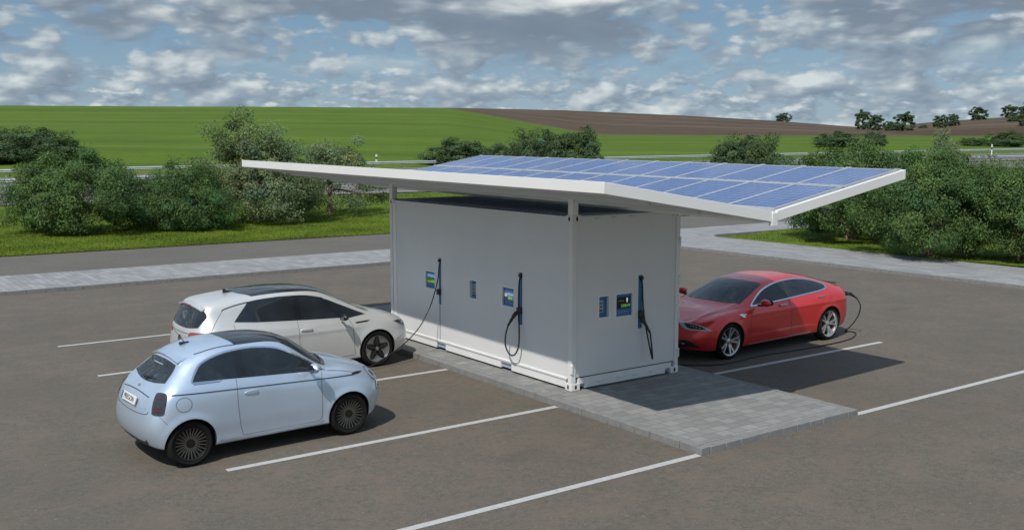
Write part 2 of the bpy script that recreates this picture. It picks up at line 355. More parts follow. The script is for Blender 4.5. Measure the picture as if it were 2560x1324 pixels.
def plough_h(s, d):
    a = s/d
    zg = float(z_crest(a))-1.0
    def ridge(tab, dc, w0):
        zc = 4.17+(354-np.interp(a, pxa(tab[0]), tab[1]))/2527.15*dc
        k = (d-w0)/(dc-w0)
        return zg+(zc-zg)*k**0.9 if k <= 1 else zc-(k-1)*30
    r = ridge(BR, 520, 332)
    if a > float(pxa(1880)): r = max(r, ridge(RH, 640, 332) if d > 420 else r)
    return r

# ground
g = MB(); g.add([(-1500, -1500, -0.12), (2500, -1500, -0.12), (2500, 2500, -0.12), (-1500, 2500, -0.12)], [(0, 1, 2, 3)])
tag(g.build('ground', M['grass']), kind='structure')
def polar_mesh(name, mat, ths, r0f, r1f, nr, hf, power=1.8):
    vs = []; nt = len(ths)
    for th in ths:
        r0, r1 = r0f(th), r1f(th)
        for i in range(nr):
            r = r0+(r1-r0)*(i/(nr-1))**power; s, d = r*math.sin(th), r*math.cos(th); x, y = to_xy(s, d)
            vs.append((x, y, hf(x, y, s, d)))
    fs = [(j*nr+i, (j+1)*nr+i, (j+1)*nr+i+1, j*nr+i+1) for j in range(nt-1) for i in range(nr-1)]
    me = bpy.data.meshes.new(name); me.from_pydata(vs, [], fs); smooth(me)
    bm = bmesh.new(); bm.from_mesh(me); bmesh.ops.recalc_face_normals(bm, faces=bm.faces)
    if bm.faces[0].normal.z < 0: bmesh.ops.reverse_faces(bm, faces=bm.faces)
    bm.to_mesh(me); bm.free()
    return link(name, me, mat)
EDGE_Y = 28.1
def r_edge(th): return (EDGE_Y-CAM.y)/math.cos(YAW+th)
def r_u(th, u): return u/(-E_D*math.sin(th)+E_S*math.cos(th))
th1 = np.radians(np.linspace(-80, 46, 127))
tag(polar_mesh('grass_verge', M['grass'], th1, r_edge, lambda th: max(r_u(th, 118.5), r_edge(th)+1), 70, lambda x, y, s, d: ground_h(x, y), 1.0), kind='structure')
th2 = np.radians(np.linspace(-60, 46, 260))
def r_c(th): return 330/math.cos(th) if abs(th) < 1.2 else 900
tag(polar_mesh('green_field', M['field'], th2, lambda th: r_u(th, 118.4), lambda th: max(r_c(th)*1.06, r_u(th, 118.4)+5), 90, lambda x, y, s, d: ground_h(x, y)), kind='structure')
th3 = np.radians(np.linspace(-20, 44, 200))
tag(polar_mesh('ploughed_field', M['plough'], th3, lambda th: 333/math.cos(th), lambda th: 900/math.cos(th), 110, lambda x, y, s, d: plough_h(s, d), 1.2), kind='structure')
# parking lot, lane beyond the sidewalk (one asphalt sheet each)
g = MB(); g.add([(-90, -60, 0), (18.6, -60, 0), (18.6, 17.9, 0), (-90, 17.9, 0)], [(0, 1, 2, 3)])
tag(g.build('parking_lot', M['asphalt']), kind='structure')
g = MB(); g.add([(-120, 20.8, 0), (160, 20.8, 0), (160, 28.4, 0), (-120, 28.4, 0)], [(0, 1, 2, 3)])
tag(g.build('access_road', M['lane']), kind='structure')
# sidewalks: an L of paving with kerb stones
def slab(name, x0, x1, y0, y1, z1, mtop, edges, bl=0.33):
    """paved slab whose listed edges are rows of separate kerb blocks (one mesh)"""
    kw = 0.0
    o = MB(); o.box(x0, x1, y0, y1, -0.03, z1); top = o.build(name, mtop); tag(top, kind='structure')
    return top
slab('sidewalk', -90, 160, 17.75, 21.4, 0.10, M['paver2'], '')
slab('sidewalk', 18.25, 22.35, -60, 17.75, 0.104, M['paver2'], '')
lawn = MB(); nx, ny = 60, 70
xs = np.linspace(22.35, 110, nx); ys = np.linspace(-60, 17.6, ny)
lv = [(x, y, 0.105+0.05*math.sin(x*0.35)*math.sin(y*0.27+1)+0.10*float(sstep((x-22.4)/6))) for y in ys for x in xs]
lawn.add(lv, [(j*nx+i, j*nx+i+1, (j+1)*nx+i+1, (j+1)*nx+i) for j in range(ny-1) for i in range(nx-1)])
tag(lawn.build('lawn', M['grass'], sm=60), kind='structure')
def kerb_row(p0, p1, width, z0, z1, step):
    m = MB(); p0 = Vector(p0); p1 = Vector(p1); L = (p1-p0).length; t = (p1-p0)/L; n = Vector((-t.y, t.x)); k = 0.0
    while k < L-0.01:
        a, b = p0+t*(k+0.004), p0+t*(min(k+step, L)-0.004); dz = random.uniform(-0.004, 0.004); dn = random.uniform(-0.004, 0.004)
        q = [a+n*dn, b+n*dn, b+n*(width+dn), a+n*(width+dn)]
        m.hexa([(v.x, v.y, z0) for v in q]+[(v.x, v.y, z1+dz) for v in q]); k += step
    return m
tag(kerb_row((-40, 17.70), (18.22, 17.70), 0.09, -0.03, 0.112, 0.5).build('sidewalk_kerb', M['kerb'], bevel=0.006), kind='structure')
tag(kerb_row((18.20, 17.66), (18.20, -30), 0.09, -0.03, 0.114, 0.5).build('sidewalk_kerb', M['kerb'], bevel=0.006), kind='structure')
tag(kerb_row((22.4, 17.66), (70, 17.66), 0.09, 0, 0.20, 1.0).build('sidewalk_kerb', M['kerb'], bevel=0.006), kind='structure')
# paved island under the station
IX0, IX1, IY0, IY1 = -0.535, 2.876, -3.43, 9.6
slab('paved_island', IX0+0.16, IX1-0.16, IY0+0.16, IY1, 0.10, M['paver'], '')
for p0, p1 in (((IX0, IY1), (IX0, IY0)), ((IX0+0.165, IY0), (IX1-0.165, IY0)), ((IX1, IY0), (IX1, IY1))):
    tag(kerb_row(p0, p1, 0.16, -0.03, 0.102, 0.30).build('island_kerb', M['kerb'], bevel=0.007), kind='structure')
# painted bay lines
def bay_line(x0, x1, y, w=0.115, dy=0.0):
    m = MB(); m.add([(x0, y-w/2, 0.004), (x1, y-w/2+dy, 0.004), (x1, y+w/2+dy, 0.004), (x0, y+w/2, 0.004)], [(0, 1, 2, 3)])
    tag(m.build('parking_line', M['line']), kind='structure')
for yy in (-3.38, -0.30, 2.97, 6.18, 9.41): bay_line(-12 if yy < -3 else -5.92, IX0-0.01, yy)
for yy in (-3.36, -0.19, 2.99, 6.2): bay_line(IX1+0.01, 22 if yy < -3 else 8.23, yy) if yy > -3 else bay_line(IX1+0.01, 18.1, yy)
# highway behind the bushes
def strip(name, mat, u0, u1, dz, t0=-60, t1=420, n=60):
    m = MB(); vs = []
    for i in range(n+1):
        t = t0+(t1-t0)*i/n
        for u in (u0, u1): s, d = tu_sd(t, u); x, y = to_xy(s, d); vs.append((x, y, float(z_road(t, u))+dz))
    m.add(vs, [(2*i, 2*i+1, 2*i+3, 2*i+2) for i in range(n)]); return tag(m.build(name, mat, sm=60), kind='structure')
strip('highway', M['hwy'], 74.2, 94, 0.03); strip('highway', M['hwy'], 97, 116, 0.03)
for u in (75.2, 84, 93.0, 98.0, 115.0): strip('lane_marking', M['line'], u, u+0.35, 0.05)

# ---------------------------------------------------------------- charging container
CZ = 0.104; CW, CL, CH = 2.438, 6.058, 2.892
box_e = empty('charging_container', (0, 0, CZ))
tag(box_e, 'white shipping container with built in chargers standing on the paved island', 'container')
fr = MB()
def post(x0, x1, y0, y1): fr.box(x0, x1, y0, y1, 0.118, CH-0.118)
for (x0, x1) in ((0, 0.09), (CW-0.09, CW)):
    for (y0, y1) in ((0, 0.10), (CL-0.10, CL)): post(x0, x1, y0, y1)
# bottom side rails with forklift pockets cut out, top side rails, end sills
PK = ((1.72, 2.05), (3.92, 4.25))
for xo, xi in ((0.02, 0.12), (CW-0.12, CW-0.02)):
    ycur = 0.18
    for a, b in PK+((CL-0.18, None),):
        fr.box(xo, xi, ycur, a, 0.03, 0.165)
        if b: ycur = b
    for a, b in PK: fr.box(xo, xi, a, b, 0.135, 0.165)
    fr.box(min(xo, xi)-0.015 if xo < 1 else xo, xi if xo < 1 else xi+0.015, 0.15, CL-0.15, 0.165, 0.205)
    fr.box(min(xo, xi)+(0.016 if xo < 1 else 0), max(xo, xi)-(0 if xo < 1 else 0.016), 0.12, CL-0.12, CH-0.10, CH-0.04)
for yo, yi in ((0.01, 0.12), (CL-0.12, CL-0.01)):
    fr.box(0.30, CW-0.30, yo, yi, 0.02, 0.20); fr.box(0.15, 0.30, yo, yi, 0.10, 0.20); fr.box(CW-0.30, CW-0.15, yo, yi, 0.10, 0.20)
    fr.box(0.15, CW-0.15, yo+(0.03 if yo < 1 else 0), yi, CH-0.12, CH-0.04)
# lashing tabs on the front posts and hinge lugs on the end sill
for zz in (0.36, 1.02, 1.67, 2.34):
    fr.box(-0.012, 0.03, -0.016, 0.035, zz-0.08, zz+0.08); fr.box(CW-0.03, CW+0.012, -0.016, 0.035, zz-0.08, zz+0.08)
for xx in (0.62, 1.05, 1.40, 1.80): fr.prism([(xx-0.05, 0.10), (xx+0.05, 0.10), (xx+0.03, 0.135), (xx-0.03, 0.135)], 1, -0.025, 0.01)
for xx in (0.55, 0.9, 1.3): fr.box(xx-0.05, xx+0.05, -0.006, 0.01, CH-0.09, CH-0.06)
fr.build('frame', M['wframe'], box_e, bevel=0.006)
def casting(x0, y0, z0, sx, sy):
    m = MB(); A, B, Cc = 0.178, 0.162, 0.118
    x1, y1 = x0+sx*A, y0+sy*B
    def face(o, axis, size):  # outer faces with an oblong hole: built as rims round an inset dark pocket
        pass
    xa, xb = sorted((x0-sx*0.006, x1)); ya, yb = sorted((y0-sy*0.006, y1))
    m.box(xa, xb, ya, yb, z0, z0+Cc)
    c = m.build('corner_casting', M['wframe'], box_e, bevel=0.006)
    h = MB(); zc = z0+Cc/2
    xm = x0+sx*A*0.5; ym = y0+sy*B*0.5
    def oval(cx_, r1=0.022, r2=0.038): return [(cx_+r1*math.cos(a), zc+r2*math.sin(a)) for a in np.linspace(0, 2*math.pi, 14, endpoint=False)]
    ex = sorted((x0-sx*0.008, x0+sx*0.02)); ey = sorted((y0-sy*0.008, y0+sy*0.02))
    h.prism(oval(ym), 0, *ex); h.build('lock_hole', M['dark'], c)
    h = MB(); h.prism(oval(xm), 1, *ey); h.build('lock_hole', M['dark'], c)
for zc in (0.0, CH-0.118):
    for x0, sx in ((0, 1), (CW, -1)):
        for y0, sy in ((0, 1), (CL, -1)): casting(x0, y0, zc, sx, sy)
# walls with real recesses for the chargers
def wall(name, axis, at, inward, u0, u1, z0, z1, holes, thick=0.03):
    """wall in plane axis=at; holes: (u0,u1,z0,z1,depth); front face split on a grid round the holes"""
    us = sorted({u0, u1, *[h[0] for h in holes], *[h[1] for h in holes]}); zs = sorted({z0, z1, *[h[2] for h in holes], *[h[3] for h in holes]})
    m = MB()
    def P(u, dep, z): return (at+inward*dep, u, z) if axis == 0 else (u, at+inward*dep, z)
    for i in range(len(us)-1):
        for j in range(len(zs)-1):
            cu, cz_ = (us[i]+us[i+1])/2, (zs[j]+zs[j+1])/2
            if any(h[0] < cu < h[1] and h[2] < cz_ < h[3] for h in holes): continue
            m.add([P(us[i], 0, zs[j]), P(us[i+1], 0, zs[j]), P(us[i+1], 0, zs[j+1]), P(us[i], 0, zs[j+1])], [(0, 1, 2, 3)])
    for h in holes:
        a, b, c, d, dep = h
        for q in (((a, c), (b, c)), ((b, c), (b, d)), ((b, d), (a, d)), ((a, d), (a, c))):
            (ua, za), (ub, zb) = q
            m.add([P(ua, 0, za), P(ub, 0, zb), P(ub, dep, zb), P(ua, dep, za)], [(0, 1, 2, 3)])
    me_o = m.build(name, M['white2'], box_e)
    return me_o, P
Z = lambda z: z-CZ
LH = [(4.30, 4.65, Z(1.295), Z(1.62), 0.030), (4.055, 4.150, Z(1.01), Z(1.93), 0.014), (2.83, 3.05, Z(1.28), Z(1.61), 0.06), (1.645, 1.99, Z(1.28), Z(1.605), 0.030), (1.385, 1.49, Z(1.0), Z(1.925), 0.014)]
EH = [(0.60, 0.815, Z(1.265), Z(1.615), 0.06), (0.98, 1.345, Z(1.245), Z(1.62), 0.03), (1.475, 1.58, Z(0.99), Z(1.915), 0.016)]
wl, PL = wall('side_wall', 0, 0.022, 1, 0.10, CL-0.10, 0.19, CH-0.025, LH)
we, PE = wall('end_wall', 1, 0.024, 1, 0.09, CW-0.09, 0.215, CH-0.02, EH)
for nm, (a, b, c, d) in (('side_wall', (CW-0.05, CW-0.03, 0.10, CL-0.10)), ('end_wall', (0.09, CW-0.09, CL-0.05, CL-0.03))):
    m = MB(); m.box(a, b, c, d, 0.19, CH-0.06); m.build(nm, M['white2'], box_e)
# vertical panel joint and edge covers on the long wall, gasket line at the foot of the end wall
m = MB(); m.box(0.017, 0.026, 4.108, 4.122, 0.21, Z(1.0)); m.build('panel_joint', M['seam'], box_e)
for ya in (CL-0.24,): m = MB(); m.box(0.008, 0.025, ya, ya+0.12, 0.206, CH-0.10); m.build('cover_strip', M['white'], box_e, bevel=0.004)
m = MB(); m.box(0.10, CW-0.10, 0.018, 0.05, 0.203, 0.213); m.build('door_gasket', M['dark'], box_e)
m = MB(); m.box(0.05, CW-0.05, 0.05, CL-0.05, 0.05, 0.12); m.build('floor', M['darkroof'], box_e)
# corrugated dark roof
rf = MB(); n = 46; y0, y1 = 0.10, CL-0.10
for i in range(n):
    a = y0+(y1-y0)*i/n; s_ = (y1-y0)/n; za, zb = CH-0.045, CH+0.002
    prof = [(a, za), (a+s_*0.3, za), (a+s_*0.45, zb), (a+s_*0.85, zb), (a+s_, za)]
    for (p, zp), (q, zq) in zip(prof, prof[1:]):
        rf.add([(0.036, p, zp), (CW-0.036, p, zp), (CW-0.036, q, zq), (0.036, q, zq)], [(0, 1, 2, 3)])
rf.build('roof', M['darkroof'], box_e)

# charger fittings
def screen_land(t):
    uv = t.new('ShaderNodeTexCoord').outputs['Generated']; s = t.new('ShaderNodeSeparateXYZ', {0: uv}); n = t.noise(uv, 9, 4, 0.6)
    h = t.math('MULTIPLY_ADD', n, 0.45, t.math('SUBTRACT', s.outputs[2], 0.22))
    return t.ramp(h, [(0.05, (0.30, 0.55, 0.02)), (0.25, (0.10, 0.33, 0.01)), (0.45, (0.02, 0.10, 0.01)), (0.62, (0.05, 0.16, 0.03)), (0.70, (0.35, 0.55, 0.85)), (1.0, (0.15, 0.35, 0.8))])
def screen_sky(t):
    uv = t.new('ShaderNodeTexCoord').outputs['Generated']; s = t.new('ShaderNodeSeparateXYZ', {0: uv}); n = t.noise(uv, 5, 5, 0.6)
    h = t.math('MULTIPLY_ADD', n, 0.5, t.math('SUBTRACT', s.outputs[2], 0.25))
    return t.ramp(h, [(0.1, (0.01, 0.02, 0.05)), (0.3, (0.03, 0.10, 0.25)), (0.5, (0.20, 0.42, 0.75)), (0.6, (0.6, 0.75, 0.9)), (0.8, (0.05, 0.15, 0.45))])
M['scr1'] = emit('screen_meadow', screen_land, 0.5); M['scr2'] = emit('screen_sky', screen_sky, 0.5)
M['scr3'] = plain('black_display', (0.010, 0.009, 0.011), 0.2); M['green'] = emit('green_display_light', lambda t: (0.16, 0.60, 0.13), 0.55)
M['whitelight'] = emit('white_display_light', lambda t: (0.75, 0.85, 0.80), 0.6); M['yellow'] = emit('yellow_display_light', lambda t: (0.8, 0.75, 0.1), 0.8)
M['key'] = plain('grey_keypad', (0.34, 0.40, 0.40), 0.5); M['keyred'] = plain('red_key_row', (0.30, 0.10, 0.09), 0.5); M['keydark'] = plain('dark_slot', (0.05, 0.06, 0.06), 0.4); M['cyan'] = plain('teal_window', (0.05, 0.22, 0.28), 0.3)
def text_mesh(txt, size, name):
    cu = bpy.data.curves.new('txt', 'FONT'); cu.body = txt; cu.size = size; cu.align_x = 'CENTER'; cu.align_y = 'CENTER'; cu.extrude = 0.0015; cu.resolution_u = 3
    o = bpy.data.objects.new('txt', cu); COL.objects.link(o)
    bpy.context.view_layer.update(); me = bpy.data.meshes.new_from_object(o.evaluated_get(bpy.context.evaluated_depsgraph_get())); me.name = name
    bpy.data.objects.remove(o); bpy.data.curves.remove(cu); return me
def fitting(P, axis, hole, kind, scr=None):
    a, b, c, d, dep = hole; W_, H_ = b-a, d-c
    def slabm(u0, u1, z0, z1, d0, d1, m=None):
        m = m or MB(); p, q = P(u0, d0, z0), P(u1, d1, z1)
        m.box(*sorted((p[0], q[0])), *sorted((p[1], q[1])), *sorted((z0, z1))); return m
    # white bezel proud of the wall
    m = MB(); t_ = 0.022 if kind != 'strip' else 0.016
    slabm(a-t_, a-0.001, c-t_, d+t_, -0.006, 0.02, m); slabm(b+0.001, b+t_, c-t_, d+t_, -0.006, 0.02, m); slabm(a-0.001, b+0.001, c-t_, c-0.001, -0.006, 0.02, m); slabm(a-0.001, b+0.001, d+0.001, d+t_, -0.006, 0.02, m)
    flip = 1 if axis == 1 else -1          # screen-left to screen-right along u
    names = {'screen': 'display_unit', 'key': 'payment_terminal', 'strip': 'cable_holder'}
    pan = slabm(a, b, c, d, dep-0.004, dep+0.02).build(names[kind], M['bluepanel'], box_e)
    m.build('bezel', M['white'], pan)
    L_ = (lambda f: a+f*W_) if flip > 0 else (lambda f: b-f*W_)
    def part(nm, f0, f1, g0, g1, pr, mat): return slabm(*sorted((L_(f0), L_(f1))), c+g0*H_, c+g1*H_, dep-0.004-pr, dep-0.004-0.0005, None).build(nm, mat, pan)
    if kind == 'screen':
        part('screen', 0.10, 0.90, 0.33, 0.86, 0.006, M[scr])
        for k in range(4): part('button', 0.20+0.17*k, 0.25+0.17*k, 0.16, 0.22, 0.006, M['key'])
        if scr == 'scr1': part('charge_reading', 0.55, 0.82, 0.40, 0.50, 0.008, M['green'])
        if scr == 'scr2':
            part('charge_reading', 0.42, 0.80, 0.38, 0.52, 0.008, M['green']); part('status_icon', 0.14, 0.30, 0.52, 0.60, 0.008, M['yellow']); part('dark_field', 0.12, 0.36, 0.36, 0.50, 0.008, M['scr3'])
        if scr == 'scr3':
            me = text_mesh('320kW', 0.070, 'charge_reading'); o = link('charge_reading', me, M['green'], pan)
            o.location = P(L_(0.62), dep-0.013, c+0.455*H_); o.rotation_euler = (R(90), 0, 0)
            part('status_icon', 0.68, 0.76, 0.66, 0.80, 0.008, M['whitelight']); part('status_base', 0.69, 0.75, 0.60, 0.645, 0.008, M['whitelight'])
            part('text_row', 0.18, 0.52, 0.68, 0.705, 0.008, M['key'])
    if kind == 'key':
        part('card_reader', 0.12, 0.60, 0.22, 0.80, 0.012, M['key']); part('reader_window', 0.18, 0.52, 0.62, 0.72, 0.015, M['cyan'])
        part('key_rows', 0.22, 0.48, 0.44, 0.56, 0.015, M['keyred']); part('card_slot', 0.20, 0.52, 0.27, 0.36, 0.015, M['keydark'])
    if kind == 'strip':
        part('socket', 0.02, 0.98, 0.22, 0.335, 0.07, M['black']); part('cable_outlet', 0.30, 0.90, 0.92, 0.97, 0.05, M['black'])
    return pan
for h, k, sc in zip(LH, ('screen', 'strip', 'key', 'screen', 'strip'), ('scr1', None, None, 'scr2', None)): fitting(PL, 0, h, k, sc)
for h, k, sc in zip(EH, ('key', 'screen', 'strip'), (None, 'scr3', None)): fitting(PE, 1, h, k, sc)

# ---------------------------------------------------------------- solar canopy (butterfly roof)
cn = empty('solar_canopy', (1.219, 3.03, CZ+CH))
tag(cn, 'white butterfly roof carrying blue solar panels above the charging container', 'canopy')
OX, OY, OZ = cn.location
YF, YB, TL = -3.013, 9.238, 0.008
XL, ZL, XV, ZV, XR, ZR, TH = -1.953, 3.677, 1.278, 3.175, 4.476, 3.727, 0.15
def C3(x, y, z): return (x-OX, y-OY, z-OZ)
def wz(x): return ZV+(XV-x)*(ZL-ZV)/(XV-XL) if x < XV else ZV+(x-XV)*(ZR-ZV)/(XR-XV)
def wing_slab(x0, x1, y0, y1, d0, d1, m):   # slab between depths d0 (top) and d1 below the wing plane
    z = lambda x, y, d: wz(x)+TL*(y-YF)-d
    return m.hexa([C3(x, y, z(x, y, d1)) for x, y in ((x0, y0), (x1, y0), (x1, y1), (x0, y1))]+[C3(x, y, z(x, y, d0)) for x, y in ((x0, y0), (x1, y0), (x1, y1), (x0, y1))])
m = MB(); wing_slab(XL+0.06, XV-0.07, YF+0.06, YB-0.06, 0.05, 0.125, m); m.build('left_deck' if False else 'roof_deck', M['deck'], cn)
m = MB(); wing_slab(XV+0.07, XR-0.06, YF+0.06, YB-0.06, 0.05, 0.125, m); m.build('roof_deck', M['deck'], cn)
# fascia boards
fa = MB(); ft = 0.058
wing_slab(XL, XL+ft, YF, YB, 0, TH, fa); wing_slab(XL+ft, XV-0.05, YF, YF+ft, 0, TH, fa); wing_slab(XL+ft, XV-0.05, YB-ft, YB, 0, TH, fa)
fa.build('fascia', M['white'], cn, bevel=0.004)
fa = MB()
wing_slab(XR-ft, XR, YF, YB, 0, TH, fa); wing_slab(XV+0.08, XR-ft, YF, YF+ft, 0, TH, fa); wing_slab(XV+0.08, XR-ft, YB-ft, YB, 0, TH, fa)
fa.build('fascia', M['white'], cn, bevel=0.004)
# gutter in the valley with its downturned spout
gt = MB()
def gz(y): return ZV+TL*(y-YF)
for xa, xb, da, db in ((XV-0.068, XV-0.055, -0.0, 0.16), (XV+0.055, XV+0.068, 0.0, 0.16), (XV-0.055, XV+0.055, 0.145, 0.16)):
    gt.hexa([C3(x, y, gz(y)-db) for x, y in ((xa, YF+0.06), (xb, YF+0.06), (xb, YB-0.06), (xa, YB-0.06))]+[C3(x, y, gz(y)-da) for x, y in ((xa, YF+0.06), (xb, YF+0.06), (xb, YB-0.06), (xa, YB-0.06))])
gt.build('gutter', M['white'], cn)
gt = MB(); gt.box(XV-0.045-OX, XV+0.075-OX, YF-0.012-OY, YF+0.055-OY, gz(YF)-0.205-OZ, gz(YF)-0.012-OZ); gt.build('gutter_end', M['white'], cn, bevel=0.005)
# longitudinal and cross beams under the deck
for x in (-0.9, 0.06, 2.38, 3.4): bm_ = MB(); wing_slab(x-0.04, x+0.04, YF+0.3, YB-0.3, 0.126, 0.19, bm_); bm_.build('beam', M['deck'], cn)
for (px, py) in ((0.0, 0.0), (CW-0.12, 0.0), (0.0, CL-0.12), (CW-0.12, CL-0.12)):
    m = MB(); a, b = px, px+0.12; c, d = py, py+0.12
    zt = lambda x, y: wz(x)+TL*(y-YF)-0.127
    m.hexa([C3(x, y, CZ+CH+0.001) for x, y in ((a, c), (b, c), (b, d), (a, d))]+[C3(x, y, zt(x, y)) for x, y in ((a, c), (b, c), (b, d), (a, d))])
    m.build('support_post', M['white'], cn, bevel=0.004)
# solar panels on the right wing: two rows of thirteen (frame + glass cells)
NP = 13; py0, py1 = YF+0.10, YB-0.10; pw = (py1-py0)/NP
def panel_mesh(x0, x1, y0, y1, name):
    zz = lambda x, y, h: wz(x)+TL*(y-YF)+h
    m = MB(); e = 0.024
    wing_slab(x0, x0+e, y0, y1, -0.022, 0.045, m); wing_slab(x1-e, x1, y0, y1, -0.022, 0.045, m)
    wing_slab(x0+e, x1-e, y0, y0+e, -0.022, 0.045, m); wing_slab(x0+e, x1-e, y1-e, y1, -0.022, 0.045, m)
    o = m.build(name, M['frame'], cn)
    me = bpy.data.meshes.new('cells'); q = [(x0+e, y0+e), (x1-e, y0+e), (x1-e, y1-e), (x0+e, y1-e)]
    me.from_pydata([C3(x, y, zz(x, y, 0.017)) for x, y in q], [], [(0, 1, 2, 3)])
    uv = me.uv_layers.new(); 
    for i, c in enumerate(((0, 0), (0, 1), (1, 1), (1, 0))): uv.data[i].uv = c
    link('cells', me, M['solar'], o)
for (xa, xb) in ((1.40, 2.985), (3.045, 4.38)):
    for k in range(NP): panel_mesh(xa, xb, py0+k*pw+0.004, py0+(k+1)*pw-0.004, 'solar_panel')
m = MB(); wing_slab(2.992, 3.038, YF+0.09, YB-0.09, -0.012, 0.046, m); m.build('mounting_rail', M['alu'], cn)
# row clamps along the mid rail and the high edge
for k in range(NP*3+1):
    y = py0+pw*k/3; q = MB(); wing_slab(2.992, 3.038, y-0.035, y+0.035, -0.024, -0.0125, q); q.build('panel_clamp', M['alu'], cn)
    if k % 3 == 0: q = MB(); wing_slab(4.381, 4.405, y-0.05, y+0.05, -0.03, 0.046, q); q.build('panel_clamp', M['alu'], cn)

# ---------------------------------------------------------------- charging cables
def cable(pts, r=0.014, n=8, seg=10): return MB().tube(spline(pts, seg), r, n)
def gun(parent, base, nose, grip, name='plug'):
    """charging connector: nose towards the socket, grip bent away to the cable"""
    m = MB(); b, nn, g_ = Vector(base), Vector(nose), Vector(grip)
    m.tube([b+(nn-b)*0.0, b+(nn-b)*0.35, b+(nn-b)*0.4, nn], [0.036, 0.036, 0.029, 0.028], 12)
    m.tube(spline([b+(nn-b)*0.1, b+(g_-b)*0.35, b+(g_-b)*0.7, g_], 4), [0.037]*4+[0.027]*4+[0.021]*4+[0.017], 10)
    return m.build(name, M['black'], parent, sm=50)
def cable_thing(label, pts, gunpts=None, r=0.014):
    o = cable(pts, r).build('charging_cable', M['rubber'], sm=60)
    tag(o, label, 'cable', 'charging cables')
    if gunpts: gun(o, *gunpts)
    return o
# 1: plugged into the white hatchback
cable_thing('black charging cable drooping from the long wall to the white car beside it',
    [(0.05, 4.10, 1.86), (0.0, 4.10, 1.78), (-0.02, 4.105, 1.56), (-0.10, 4.09, 1.30), (-0.27, 4.03, 0.98), (-0.52, 3.95, 0.68), (-0.80, 3.88, 0.47), (-1.10, 3.82, 0.31), (-1.45, 3.76, 0.17), (-1.85, 3.70, 0.06), (-2.5, 3.6, 0.018), (-3.3, 3.5, 0.018), (-4.0, 3.52, 0.25), (-4.33, 3.62, 0.62), (-4.45, 3.70, 0.72)],
    ((-4.46, 3.76, 0.78), (-4.47, 3.94, 0.83), (-4.44, 3.69, 0.70)), 0.011)
# 2: hung up in a loop on the long wall
cable_thing('black charging cable hanging in a wide loop on the long wall',
    [(0.05, 1.43, 1.86), (-0.012, 1.43, 1.78), (-0.022, 1.44, 1.5), (-0.03, 1.43, 1.2), (-0.05, 1.385, 0.9), (-0.08, 1.36, 0.66), (-0.10, 1.42, 0.51), (-0.11, 1.52, 0.46), (-0.12, 1.63, 0.51), (-0.13, 1.69, 0.64), (-0.14, 1.66, 0.82), (-0.135, 1.60, 0.98)],
    ((-0.06, 1.49, 1.205), (0.03, 1.445, 1.235), (-0.135, 1.60, 0.98)))
# 3: hung up on the end wall
cable_thing('black charging cable hanging in a narrow loop on the end wall',
    [(1.53, 0.05, 1.85), (1.53, -0.015, 1.78), (1.545, -0.02, 1.5), (1.575, -0.03, 1.2), (1.625, -0.07, 0.85), (1.655, -0.11, 0.62), (1.665, -0.14, 0.50), (1.655, -0.165, 0.475), (1.645, -0.175, 0.52), (1.625, -0.165, 0.75), (1.605, -0.15, 0.93)],
    ((1.53, -0.03, 1.17), (1.525, 0.06, 1.20), (1.605, -0.15, 0.93)))

# ---------------------------------------------------------------- cars
def cage(stations, nose_dx, tail_dx):
    """stations: list of 11 (x,y,z) half-section points from underside centre to top centre; returns bmesh, mirrored and capped"""
    bm = bmesh.new(); Rv, Lv = [], []
    for st in stations:
        r_, l_ = [], []
        for j, (x, y, z) in enumerate(st):
            v = bm.verts.new((x, -y, z)); r_.append(v); l_.append(v if y == 0 else bm.verts.new((x, y, z)))
        Rv.append(r_); Lv.append(l_)
    n = len(stations[0])
    for i in range(len(stations)-1):
        for j in range(n-1):
            bm.faces.new((Rv[i][j], Rv[i][j+1], Rv[i+1][j+1], Rv[i+1][j]))
            bm.faces.new((Lv[i][j], Lv[i+1][j], Lv[i+1][j+1], Lv[i][j+1]))
    for idx, dx in ((0, nose_dx), (-1, tail_dx)):
        st, r_, l_ = stations[idx], Rv[idx], Lv[idx]
        c = [r_[0]]+[bm.verts.new((st[j][0]+dx, 0, st[j][2])) for j in range(1, n-1)]+[r_[-1]]
        for j in range(n-1):
            for side in (r_, l_):
                vs = []
                for v in (c[j], c[j+1], side[j+1], side[j]):
                    if v not in vs: vs.append(v)
                bm.faces.new(vs)
    bmesh.ops.recalc_face_normals(bm, faces=bm.faces)
    return bm
